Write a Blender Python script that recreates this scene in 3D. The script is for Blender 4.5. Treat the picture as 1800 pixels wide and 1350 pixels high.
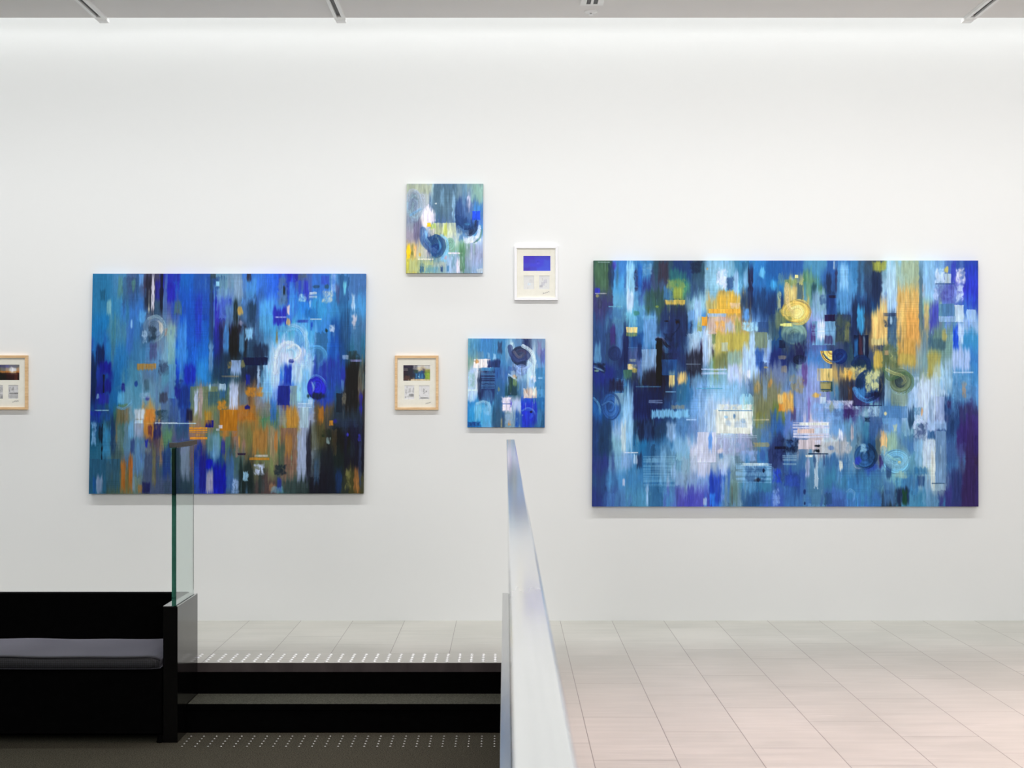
import bpy, bmesh, math
import numpy as np
from mathutils import Vector

# ------------------------------------------------------------------ camera / world / lights
C = bpy.context.scene.collection
for o in list(bpy.data.objects): bpy.data.objects.remove(o)
F = 2700.0; CX, CY = 889.0, 692.0; EYE = 1.33; WALL = 9.0     # focal length in pixels, vanishing point, eye height, wall distance
def P(px, py, d):                                              # photo pixel at a known distance -> world
    return Vector(((px-CX)*d/F, d, EYE-(py-CY)*d/F))

cam = bpy.data.cameras.new('camera'); camo = bpy.data.objects.new('camera', cam); C.objects.link(camo)
camo.location = (0, 0, EYE); camo.rotation_euler = (math.pi/2, 0, 0)
cam.sensor_width = 36; cam.lens = 54
cam.shift_x = (900-CX)/1800; cam.shift_y = (CY-675)/1800
cam.clip_start = 0.02
cam.dof.use_dof = True; cam.dof.focus_distance = 8.8; cam.dof.aperture_fstop = 13
bpy.context.scene.camera = camo

w = bpy.data.worlds.new('world'); bpy.context.scene.world = w; w.use_nodes = True
w.node_tree.nodes['Background'].inputs[0].default_value = (0.9, 0.95, 1.0, 1)
w.node_tree.nodes['Background'].inputs[1].default_value = 0.05
vs = bpy.context.scene.view_settings
vs.view_transform = 'Standard'; vs.look = 'None'; vs.gamma = 1; vs.exposure = 0.06; vs.use_curve_mapping = False

def area(name, loc, target, sx, sy, power, col=(1, 1, 1), spread=180):
    l = bpy.data.lights.new(name, 'AREA'); l.shape = 'RECTANGLE'; l.size = sx; l.size_y = sy
    l.energy = power; l.color = col; l.spread = math.radians(spread)
    o = bpy.data.objects.new(name, l); C.objects.link(o); o.location = loc
    o.rotation_euler = (Vector(target)-Vector(loc)).to_track_quat('-Z', 'Y').to_euler()
    return o
area('track_wash_light', (-0.2, 7.45, 3.38), (-0.2, 9.0, 0.3), 9.8, 0.08, 56, (1.0, 1.0, 1.0), 120)
area('cove_light', (-.35, 8.72, 4.25), (-.35, 8.96, 3.2), 14.5, 0.10, 122, (0.98, 1.0, 1.0))
area('added_wall_fill', (0.0, 2.6, 3.40), (-0.3, 9, 0.2), 8.0, 2.0, 100, (1.0, 1.0, 1.0))  # unseen fill added overhead to even out the wall brightness
area('added_rear_fill', (0.0, -1.0, 3.0), (0.0, 9, 1.2), 9.0, 2.5, 310, (1.0, 1.0, 1.0))  # added frontal fill behind the camera, no fitting belongs to it
area('added_floor_fill', (2.4, 5.3, 3.40), (2.4, 4.9, 0), 6.0, 3.0, 140, (1.0, 0.77, 0.76), 92)  # added pinkish fill from above, brightens and tints the near right floor

# ------------------------------------------------------------------ materials
def mat(name, col, rough=0.5, metal=0.0, spec=0.5, **k):
    m = bpy.data.materials.new(name); m.use_nodes = True
    b = m.node_tree.nodes['Principled BSDF']
    b.inputs['Base Color'].default_value = (*col, 1); b.inputs['Roughness'].default_value = rough
    b.inputs['Metallic'].default_value = metal; b.inputs['Specular IOR Level'].default_value = spec
    return m
def noise_col(m, c1, c2, scale=(1, 1, 1), nscale=5.0, detail=3.0, bump=0.0, rough=None, lo=0.35, hi=0.65, dist=0.01):
    nt = m.node_tree; N = nt.nodes; L = nt.links; b = N['Principled BSDF']
    tc = N.new('ShaderNodeTexCoord'); mp = N.new('ShaderNodeMapping'); mp.inputs['Scale'].default_value = scale
    nz = N.new('ShaderNodeTexNoise'); nz.inputs['Scale'].default_value = nscale; nz.inputs['Detail'].default_value = detail
    cr = N.new('ShaderNodeValToRGB'); cr.color_ramp.elements[0].position = lo; cr.color_ramp.elements[1].position = hi
    cr.color_ramp.elements[0].color = (*c1, 1); cr.color_ramp.elements[1].color = (*c2, 1)
    L.new(tc.outputs['Object'], mp.inputs['Vector']); L.new(mp.outputs[0], nz.inputs['Vector'])
    L.new(nz.outputs['Fac'], cr.inputs[0]); L.new(cr.outputs[0], b.inputs['Base Color'])
    if bump:
        bp = N.new('ShaderNodeBump'); bp.inputs['Strength'].default_value = bump; bp.inputs['Distance'].default_value = dist
        L.new(nz.outputs['Fac'], bp.inputs['Height']); L.new(bp.outputs[0], b.inputs['Normal'])
    return m
def srgb(h):
    if len(h) == 3: v = [int(c, 16)*17 for c in h]
    else: v = [int(h[i:i+2], 16) for i in (0, 2, 4)]
    return np.array(v, float)/255
def lin(c):
    c = np.asarray(c, float); return np.where(c <= 0.04045, c/12.92, ((c+0.055)/1.055)**2.4)

M = {}
M['wall'] = noise_col(mat('white_wall_paint', (.8, .8, .8), .85, spec=.2), (.795, .805, .80), (.80, .81, .805), nscale=1.2, bump=.0)
M['ceiling'] = noise_col(mat('ceiling_paint', (.6, .6, .6), .8, spec=.2), (.82, .80, .78), (.84, .82, .80), nscale=2)
M['steel'] = noise_col(mat('silver_white_rail', (.66, .68, .67), .095, 0.38, .6), (.64, .66, .66), (.68, .70, .70), (40, .6, 40), 3)
M['black'] = noise_col(mat('black_lacquer', (.004, .004, .0045), .13, spec=.3), (.0018, .0018, .002), (.0026, .0026, .0028), nscale=6)
M['cap'] = noise_col(mat('grey_metal_capping', (.5, .5, .5), .16, .9), (.50, .51, .51), (.56, .57, .57), (30, 1, 30), 3)
M['matte_black'] = noise_col(mat('matte_black', (.003, .003, .003), .8, spec=.03), (.0008, .0008, .0009), (.0014, .0014, .0015), nscale=30)
M['carpet'] = noise_col(mat('dark_carpet', (.04, .04, .03), .95, spec=.05), (.028, .027, .020), (.100, .095, .070), nscale=190, detail=4, bump=.6, dist=.004)
M['tread'] = noise_col(mat('tread_carpet', (.04, .04, .03), .95, spec=.05), (.045, .047, .037), (.105, .107, .085), nscale=150, detail=4, bump=.6, dist=.004)
M['nosing'] = noise_col(mat('stone_edge', (.05, .035, .035), .6), (.040, .028, .028), (.062, .046, .046), (3, 1, 1), 4)
M['fixture'] = noise_col(mat('white_fixture', (.9, .9, .89), .4), (.90, .90, .88), (.93, .93, .92), nscale=8)
M['slot'] = noise_col(mat('dark_slot', (.03, .03, .03), .5), (.025, .025, .025), (.05, .048, .045), nscale=20)
M['stud'] = noise_col(mat('steel_stud', (.9, .9, .9), .42, .75), (.86, .86, .86), (.93, .93, .93), nscale=60)
M['darkstud'] = noise_col(mat('worn_steel_stud', (.5, .5, .48), .28, 1.0), (.46, .46, .44), (.56, .56, .54), nscale=60)
M['white_frame'] = noise_col(mat('white_frame_paint', (.82, .82, .84), .35), (.80, .80, .82), (.83, .83, .85), nscale=20)
M['wood'] = noise_col(mat('pale_wood', (.6, .4, .2), .45), tuple(lin(srgb('d2ab7c'))), tuple(lin(srgb('e3c193'))), (6, 6, 60), 2)
M['mat'] = noise_col(mat('ivory_mat_board', (.8, .78, .7), .85, spec=.1), tuple(lin(srgb('e6e4d8'))), tuple(lin(srgb('eae8dd'))), nscale=40)
M['pencil'] = noise_col(mat('pencil_line', (.15, .15, .17), .7), (.13, .13, .15), (.2, .2, .22), nscale=60)
M['piping'] = noise_col(mat('cushion_piping', (.006, .006, .01), .6), (.005, .005, .009), (.008, .008, .014), nscale=90)

def fabric():
    m = mat('woven_cushion_fabric', (.03, .03, .036), .62, spec=.35); nt = m.node_tree; N = nt.nodes; L = nt.links; b = N['Principled BSDF']
    tc = N.new('ShaderNodeTexCoord'); mp = N.new('ShaderNodeMapping'); mp.inputs['Rotation'].default_value = (0, 0, 0); mp.inputs['Scale'].default_value = (1, 1, 1)
    v = N.new('ShaderNodeTexVoronoi'); v.inputs['Scale'].default_value = 115; v.inputs['Randomness'].default_value = .15
    cr = N.new('ShaderNodeValToRGB'); cr.color_ramp.elements[0].color = (.022, .022, .027, 1); cr.color_ramp.elements[1].color = (.003, .003, .004, 1)
    cr.color_ramp.elements[0].position = .25; cr.color_ramp.elements[1].position = .6
    bp = N.new('ShaderNodeBump'); bp.inputs['Strength'].default_value = .4; bp.inputs['Distance'].default_value = .002; bp.invert = True
    L.new(tc.outputs['Object'], mp.inputs[0]); L.new(mp.outputs[0], v.inputs['Vector']); L.new(v.outputs['Distance'], cr.inputs[0])
    L.new(cr.outputs[0], b.inputs['Base Color']); L.new(v.outputs['Distance'], bp.inputs['Height']); L.new(bp.outputs[0], b.inputs['Normal'])
    b.inputs['Sheen Weight'].default_value = .75; b.inputs['Sheen Roughness'].default_value = .35
    b.inputs['Sheen Tint'].default_value = (.75, .74, .9, 1)
    return m
M['fabric'] = fabric()

def glass():
    m = bpy.data.materials.new('green_tinted_glass'); m.use_nodes = True; nt = m.node_tree; N = nt.nodes; L = nt.links
    b = N['Principled BSDF']; b.inputs['Base Color'].default_value = (.98, 1, .99, 1); b.inputs['Roughness'].default_value = 0
    b.inputs['Transmission Weight'].default_value = 1; b.inputs['IOR'].default_value = 1.5
    va = N.new('ShaderNodeVolumeAbsorption'); va.inputs['Color'].default_value = (.70, .83, .80, 1); va.inputs['Density'].default_value = 27
    L.new(va.outputs[0], N['Material Output'].inputs['Volume'])
    return m
M['glass'] = glass()

def floor_tiles():                       # long streaked stone tiles with thin dark joints
    m = mat('streaked_stone_tile', (.6, .58, .55), .38, spec=.4); nt = m.node_tree; N = nt.nodes; L = nt.links; b = N['Principled BSDF']
    def math_(op, a, bb=None, c=None):
        n = N.new('ShaderNodeMath'); n.operation = op
        for i, v in enumerate((a, bb, c)):
            if v is None: continue
            if isinstance(v, (int, float)): n.inputs[i].default_value = v
            else: L.new(v, n.inputs[i])
        return n.outputs[0]
    tc = N.new('ShaderNodeTexCoord'); sp = N.new('ShaderNodeSeparateXYZ'); L.new(tc.outputs['Object'], sp.inputs[0])
    X, Y = sp.outputs[0], sp.outputs[1]
    xs = math_('DIVIDE', math_('SUBTRACT', X, 0.015-30*0.3035), 0.3035)
    col = math_('FLOOR', xs); fx = math_('FRACT', xs)
    dx = math_('ABSOLUTE', math_('SUBTRACT', fx, 0.5))
    jx = math_('GREATER_THAN', dx, 0.5-0.0052)
    off = math_('FRACT', math_('MULTIPLY', col, 0.37))
    ys = math_('ADD', math_('DIVIDE', Y, 0.74), off)
    row = math_('FLOOR', ys); fy = math_('FRACT', ys)
    jy = math_('MULTIPLY', math_('GREATER_THAN', math_('ABSOLUTE', math_('SUBTRACT', fy, 0.5)), 0.5-0.006), 0.30)
    # streaks across the tile
    mp = N.new('ShaderNodeMapping'); mp.inputs['Scale'].default_value = (1.6, 13, 1); L.new(tc.outputs['Object'], mp.inputs[0])
    n1 = N.new('ShaderNodeTexNoise'); n1.inputs['Scale'].default_value = 1.6; n1.inputs['Detail'].default_value = 5; n1.inputs['Roughness'].default_value = .6
    L.new(mp.outputs[0], n1.inputs['Vector'])
    n2 = N.new('ShaderNodeTexNoise'); n2.inputs['Scale'].default_value = 2.3; n2.inputs['Detail'].default_value = 2; L.new(tc.outputs['Object'], n2.inputs['Vector'])
    wn = N.new('ShaderNodeTexWhiteNoise'); cb = N.new('ShaderNodeCombineXYZ'); L.new(col, cb.inputs[0]); L.new(row, cb.inputs[1]); L.new(cb.outputs[0], wn.inputs['Vector'])
    f = math_('ADD', math_('MULTIPLY', n1.outputs['Fac'], .55), math_('MULTIPLY', n2.outputs['Fac'], .3))
    f = math_('ADD', math_('MULTIPLY', math_('SUBTRACT', f, .42), 1.35), math_('ADD', math_('MULTIPLY', wn.outputs['Value'], .13), .42))
    cr = N.new('ShaderNodeValToRGB'); e = cr.color_ramp.elements
    e[0].position = .36; e[0].color = (.41, .405, .365, 1); e[1].position = .66; e[1].color = (.50, .488, .445, 1)
    L.new(f, cr.inputs[0])
    # thin pale scuffs
    mp2 = N.new('ShaderNodeMapping'); mp2.inputs['Scale'].default_value = (2.2, 34, 1); L.new(tc.outputs['Object'], mp2.inputs[0])
    n3 = N.new('ShaderNodeTexNoise'); n3.inputs['Scale'].default_value = 1.3; n3.inputs['Detail'].default_value = 2; L.new(mp2.outputs[0], n3.inputs['Vector'])
    sc = N.new('ShaderNodeMapRange'); sc.inputs[1].default_value = .66; sc.inputs[2].default_value = .74; sc.inputs[4].default_value = .5; L.new(n3.outputs['Fac'], sc.inputs[0])
    mx0 = N.new('ShaderNodeMix'); mx0.data_type = 'RGBA'; L.new(sc.outputs[0], mx0.inputs[0]); L.new(cr.outputs[0], mx0.inputs[6]); mx0.inputs[7].default_value = (.60, .58, .545, 1)
    j = math_('MAXIMUM', math_('MULTIPLY', jx, .8), jy)
    mx = N.new('ShaderNodeMix'); mx.data_type = 'RGBA'; L.new(j, mx.inputs[0]); L.new(mx0.outputs[2], mx.inputs[6]); mx.inputs[7].default_value = (.14, .12, .11, 1)
    L.new(mx.outputs[2], b.inputs['Base Color'])
    rr = math_('ADD', math_('MULTIPLY', n1.outputs['Fac'], .25), .28); L.new(rr, b.inputs['Roughness'])
    return m
M['tiles'] = floor_tiles()

def paint_mat(name, rough=.45, spec=.16):
    m = mat(name, (.5, .5, .5), rough, spec=spec); nt = m.node_tree; N = nt.nodes; L = nt.links; b = N['Principled BSDF']
    a = N.new('ShaderNodeVertexColor'); a.layer_name = 'pigment'
    tc = N.new('ShaderNodeTexCoord'); mp = N.new('ShaderNodeMapping'); mp.inputs['Scale'].default_value = (260, 1, 22)
    nz = N.new('ShaderNodeTexNoise'); nz.inputs['Scale'].default_value = 1; nz.inputs['Detail'].default_value = 3
    L.new(tc.outputs['Object'], mp.inputs[0]); L.new(mp.outputs[0], nz.inputs['Vector'])
    mr = N.new('ShaderNodeMapRange'); mr.inputs[1].default_value = .3; mr.inputs[2].default_value = .7; mr.inputs[3].default_value = .93; mr.inputs[4].default_value = 1.07
    L.new(nz.outputs['Fac'], mr.inputs[0])
    vm = N.new('ShaderNodeVectorMath'); vm.operation = 'SCALE'; L.new(a.outputs['Color'], vm.inputs[0]); L.new(mr.outputs[0], vm.inputs['Scale'])
    L.new(vm.outputs[0], b.inputs['Base Color'])
    bp = N.new('ShaderNodeBump'); bp.inputs['Strength'].default_value = .25; bp.inputs['Distance'].default_value = .002
    L.new(nz.outputs['Fac'], bp.inputs['Height']); L.new(bp.outputs[0], b.inputs['Normal'])
    return m
M['oil'] = paint_mat('thick_oil_paint')
def print_mat(name):
    m = mat(name, (.5, .5, .5), .5, spec=.3); a = m.node_tree.nodes.new('ShaderNodeVertexColor'); a.layer_name = 'pigment'
    m.node_tree.links.new(a.outputs['Color'], m.node_tree.nodes['Principled BSDF'].inputs['Base Color']); return m
M['print'] = print_mat('printed_paper')

# ------------------------------------------------------------------ object helpers
def props(o, label=None, cat=None, group=None, kind=None):
    if label: o['label'] = label
    if cat: o['category'] = cat
    if group: o['group'] = group
    if kind: o['kind'] = kind
    return o
def thing(name, label, cat, loc=(0, 0, 0), group=None):
    o = bpy.data.objects.new(name, None); C.objects.link(o); o.location = loc; o.empty_display_size = .1
    return props(o, label, cat, group)
def link(name, bm, m, parent=None, smooth=False):
    me = bpy.data.meshes.new(name); bm.to_mesh(me); bm.free(); me.materials.append(m)
    if smooth: me.polygons.foreach_set('use_smooth', [True]*len(me.polygons))
    o = bpy.data.objects.new(name, me); C.objects.link(o)
    if parent:
        o.parent = parent; me.transform(__import__('mathutils').Matrix.Translation(-parent.location))
    return o
def box(bm, x0, x1, y0, y1, z0, z1, bev=0.0, seg=2):
    t = bmesh.new(); bmesh.ops.create_cube(t, size=1)
    for v in t.verts: v.co = Vector(((x0+x1)/2+v.co.x*(x1-x0), (y0+y1)/2+v.co.y*(y1-y0), (z0+z1)/2+v.co.z*(z1-z0)))
    if bev: bmesh.ops.bevel(t, geom=t.edges[:], offset=bev, segments=seg, profile=.5, affect='EDGES')
    me = bpy.data.meshes.new('t'); t.to_mesh(me); t.free(); bm.from_mesh(me); bpy.data.meshes.remove(me)
    return bm
def bx(*a, **k): return box(bmesh.new(), *a, **k)
def lathe(prof, n=24, c=(0, 0, 0)):      # profile of (radius, z)
    bm = bmesh.new(); rings = []
    for r, z in prof:
        rings.append([bm.verts.new((c[0]+r*math.cos(2*math.pi*i/n), c[1]+r*math.sin(2*math.pi*i/n), c[2]+z)) for i in range(n)] if r > 1e-6 else [bm.verts.new((c[0], c[1], c[2]+z))])
    for a, b in zip(rings, rings[1:]):
        for i in range(n):
            j = (i+1) % n
            if len(a) == 1 and len(b) > 1: bm.faces.new((a[0], b[j], b[i]))
            elif len(b) == 1 and len(a) > 1: bm.faces.new((a[i], a[j], b[0]))
            elif len(a) > 1: bm.faces.new((a[i], a[j], b[j], b[i]))
    bmesh.ops.recalc_face_normals(bm, faces=bm.faces[:]); return bm

# ------------------------------------------------------------------ the setting
Y1 = 7.592; Y2 = 7.341; ZT = -0.152; ZL = -0.29; EDGE = 8.6; ZC = 3.435; RX = -0.017; LX = -1.590
props(link('wall_back', bx(-8, 8, WALL, WALL+.2, -.3, 4.5), M['wall']), kind='structure')
fl = bmesh.new(); box(fl, .044, 8, -1.5, Y1, -.045, 0); box(fl, -8, 8, Y1, WALL, -.045, 0)
props(link('floor', fl, M['tiles']), kind='structure')
props(link('floor', bx(-8, RX, -1.5, Y2, ZL-.1, ZL), M['carpet']), kind='structure')
props(link('trim_1', bx(-1.56, RX, Y1-.004, Y1, -.0445, -.0005), M['nosing']), kind='structure')
props(link('trim_2', bx(-8, RX, Y1-.001, Y1+.03, ZL-.1, -.045), M['matte_black']), kind='structure')
props(link('ceiling', bx(-8, 8, -1.5, EDGE, ZC, ZC+.16), M['ceiling']), kind='structure')
props(link('ceiling', bx(-8, 8, EDGE-.3, WALL, 4.4, 4.5), M['ceiling']), kind='structure')

st = thing('stair_step', 'dark carpeted middle step with black riser between the two low walls', 'step', (-.8, 7.46, ZL))
t = bx(-1.522, RX-.001, Y2, Y1-.001, ZT-.03, ZT, bev=.004); link('tread', t, M['tread'], st)
link('riser', bx(-1.522, RX-.001, Y2+.006, Y2+.03, ZL, ZT-.03), M['matte_black'], st)
link('nosing', bx(-1.522, RX-.001, Y2-.003, Y2+.006, ZT-.031, ZT-.001, bev=.001), M['matte_black'], st)

# ------------------------------------------------------------------ balustrades
def balustrade(label, y0, y1, dx, lip, cs=0.0):
    t = thing('glass_balustrade', label, 'balustrade', (-1.5565+dx, (y0+y1)/2, ZL))
    link('base_panel', bx(-1.590+dx, -1.523+dx, y0, y1, ZL, .345-.004, bev=.0015), M['black'], t)
    tp = bmesh.new()                                   # capping plates either side of the glass channel
    box(tp, -1.590+dx, -1.5525+dx+cs, y0, y1, .341, .345, bev=.001); box(tp, -1.5285+dx+cs, -1.523+dx, y0, y1, .341, .345, bev=.001)
    link('base_capping', tp, M['cap'], t)
    link('glass_panel', bx(-1.551+dx+cs, -1.530+dx+cs, y0+.004, y1-lip, .3425, 1.078, bev=.0012, seg=1), M['glass'], t)
    hr = link('handrail', bx(-1.5625+dx+cs, -1.525+dx+cs*.75, y0, y1, 1.079, 1.103, bev=.0022, seg=3), M['steel'], t)
    return t, hr
lb, lhr = balustrade('short glass balustrade on a black base at the bench end, left of the steps', 7.128, Y1, 0, .055)
M['dark_rail'] = noise_col(mat('dark_anodised_rail', (.05, .05, .052), .22, .9), (.10, .10, .10), (.13, .13, .13), (30, 1, 30), 3)
lhr.data.materials.clear(); lhr.data.materials.append(M['dark_rail']); lhr['label'] = 'dark grey handrail cap'
rb, rhr = balustrade('long balustrade with a bright steel handrail running from the foreground to the steps', -.6, Y1, 1.574, .02, -.0075)

# ------------------------------------------------------------------ bench
YB = Y1; BF = 7.085
be = thing('upholstered_bench', 'long black bench with a dark grey woven seat cushion, left of the steps', 'bench', (-2.9, 7.33, ZL))
link('backrest', bx(-4.6, LX-.002, YB-.002, YB+.05, ZL, .345, bev=.002), M['matte_black'], be)
link('base', bx(-4.6, LX-.004, BF+.03, YB-.004, ZL+.045, .060, bev=.003), M['matte_black'], be)
for fx in (-4.45, -3.05, -1.607):
    for fy in (7.135, 7.5):
        link('foot', lathe([(0, 0), (.014, 0), (.016, .004), (.012, .012), (.009, .046), (0, .046)], 16, (fx, fy, ZL)), M['matte_black'], be, True)
def cushion():
    bm = bmesh.new(); nx, ny = 150, 26; x0, x1, y0, y1 = -4.58, -1.594, 7.060, YB-.006
    rng = np.random.RandomState(4); ph = rng.rand(4)*6
    def prof(s):       # s in 0..1 front skirt -> top
        pass
    rows = []
    path = []
    for k in range(5): path.append((y0+.006*(1-k/4)**2*1.0, .064+k*.0125))
    path = [(y0+.010, .0615), (y0+.002, .070), (y0, .082), (y0+.001, .098), (y0+.005, .110), (y0+.013, .1175), (y0+.03, .1205)]
    for k in range(1, 16): 
        f = k/15; path.append((y0+.03+(y1-y0-.03)*f, .1205+.006*math.sin(math.pi*min(1, f*1.0))*.8))
    path.append((y1, .064))
    for i in range(nx+1):
        x = x0+(x1-x0)*i/nx; e = min(1, (x1-x)/.05, (x-x0)/.05); e = max(e, 0)**.5
        row = []
        for (yy, zz) in path:
            sag = .0018*math.sin(x*7+ph[0])+.0012*math.sin(x*17+ph[1])
            z = zz+(sag if zz > .09 else sag*.3) - (1-e)*(zz-.064)*.35
            y = yy+(1-e)*(.02 if yy < y0+.1 else 0)+.0015*math.sin(x*9+ph[2])*(yy < y0+.1)
            row.append(bm.verts.new((x, y, z)))
        rows.append(row)
    for a, b in zip(rows, rows[1:]):
        for k in range(len(path)-1): bm.faces.new((a[k], b[k], b[k+1], a[k+1]))
        bm.faces.new((a[-1], b[-1], b[0], a[0]))
    bm.faces.new(rows[0]); bm.faces.new(rows[-1][::-1])
    bmesh.ops.recalc_face_normals(bm, faces=bm.faces[:])
    pts = [r[5].co.copy() for r in rows]
    return bm, pts
cb, pts = cushion()
cu = link('seat_cushion', cb, M['fabric'], be, True)
pb = bmesh.new()
prev = None
for p in pts:
    ring = [pb.verts.new((p.x, p.y-.003+.0042*math.cos(a), p.z-.001+.0042*math.sin(a))) for a in np.linspace(0, 2*math.pi, 8, endpoint=False)]
    if prev:
        for i in range(8): pb.faces.new((prev[i], ring[i], ring[(i+1) % 8], prev[(i+1) % 8]))
    prev = ring
pip = link('piping', pb, M['piping'], None, True); pip.data.transform(__import__('mathutils').Matrix.Translation(-be.location)); pip.parent = cu

# ------------------------------------------------------------------ tactile studs
ORD = ['first', 'second', 'third', 'fourth', 'fifth']
def studs(n, xs0, ys, z, m, place, group, edge):
    src = None
    for i in range(n):
        for r, y in enumerate(ys):
            x = xs0-.0598*i
            if src is None:
                o = link('tactile_stud', lathe([(0, .0048), (.0035, .0046), (.0065, .0034), (.0082, .0014), (.0088, 0)] if z == 0 else [(0, .0032), (.003, .0028), (.0048, .0012), (.0052, 0)], 14), m, None, True); src = o
            else:
                o = src.copy(); C.objects.link(o)
            o.location = (x, y, z)
            props(o, 'small round steel stud on the %s, %s row from the %s' % (place, ORD[r], edge), 'stud', group)
studs(26, -.0528, [7.629+.0505*k for k in range(5)], 0.0, M['stud'], 'pale tiled landing', 'steel studs along the landing edge', 'step edge')
studs(25, -.052, [7.262-.052*k for k in range(5)], ZL, M['darkstud'], 'dark lower carpet', 'steel studs at the foot of the steps', 'bottom riser')

# ------------------------------------------------------------------ ceiling fittings
def track(x, label):
    t = thing('light_track', label, 'light track', (x, 7.5, ZC))
    bm = bmesh.new()
    for s in (-1, 1): box(bm, x+s*.0305-.0185*(s > 0)*1.0, x+s*.0305+.0185*(s < 0)*1.0, 5.5, EDGE-.02, ZC-.018, ZC, bev=.0015)
    link('track_body', bm, M['fixture'], t)
    link('track_slot', bx(x-.012, x+.012, 5.5, EDGE-.075, ZC-.006, ZC, bev=.0005), M['slot'], t)
    link('slot_end', bx(x-.012, x+.012, EDGE-.075, EDGE-.02, ZC-.017, ZC, bev=.001), M['fixture'], t)
    e = link('end_bracket', bx(x-.027, x+.027, EDGE-.02, EDGE+.045, ZC-.020, ZC-.0005, bev=.002), M['fixture'], t)
    return t
track(-2.258, 'white slotted ceiling light track above the left large painting')
track(-.925, 'white slotted ceiling light track nearest the ceiling middle, above the small pictures')
track(2.59, 'white slotted ceiling light track above the right large painting')
dl = thing('recessed_downlight', 'white rectangular ceiling fitting with two dark square lamps', 'ceiling lamp', (.46, 8.1, ZC))
pb = bmesh.new(); x0 = .464
box(pb, x0-.062, x0+.062, 8.28, 8.30, ZC-.008, ZC, bev=.001); box(pb, x0-.062, x0-.030, 7.9, 8.28, ZC-.008, ZC, bev=.001)
box(pb, x0+.030, x0+.062, 7.9, 8.28, ZC-.008, ZC, bev=.001); box(pb, x0-.007, x0+.007, 7.9, 8.28, ZC-.008, ZC, bev=.001); box(pb, x0-.062, x0+.062, 7.88, 7.9, ZC-.008, ZC, bev=.001)
link('lamp_frame', pb, M['fixture'], dl)
for s in (-1, 1): link('lamp', bx(x0+s*.0185-.0115, x0+s*.0185+.0115, 7.9, 8.28, ZC-.004, ZC, bev=.001), M['slot'], dl)
sp = thing('sprinkler_head', 'small round white ceiling sprinkler in front of the white wall', 'sprinkler', (.469, 8.46, ZC))
link('ceiling_plate', lathe([(0, 0), (.038, 0), (.036, -.004), (.018, -.010), (.012, -.010), (0, -.009)], 28, (.469, 8.46, ZC)), M['fixture'], sp, True)
link('nozzle', lathe([(0, -.008), (.006, -.008), (.005, -.017), (.012, -.018), (.012, -.0195), (0, -.020)], 20, (.469, 8.46, ZC)), M['stud'], sp, True)

# ------------------------------------------------------------------ the painter: pigment laid as strokes on a fine canvas mesh
def vnoise(rng, h, w, cy, cx):            # smooth value noise in -1..1, cells of cy x cx samples
    gh, gw = int(h/cy)+3, int(w/cx)+3
    g = rng.rand(gh, gw)*2-1
    y = np.arange(h)/cy+rng.rand(); x = np.arange(w)/cx+rng.rand()
    y = np.clip(y, 0, gh-1.001); x = np.clip(x, 0, gw-1.001)
    yi = y.astype(int); xi = x.astype(int); fy = y-yi; fx = x-xi
    fy = fy*fy*(3-2*fy); fx = fx*fx*(3-2*fx)
    a = g[yi][:, xi]; b = g[yi][:, xi+1]; c = g[yi+1][:, xi]; d = g[yi+1][:, xi+1]
    return (a*(1-fx)+b*fx)*(1-fy)[:, None]+(c*(1-fx)+d*fx)*fy[:, None]
def sstep(a, b, x):
    t = np.clip((x-a)/(b-a+1e-9), 0, 1); return t*t*(3-2*t)

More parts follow.
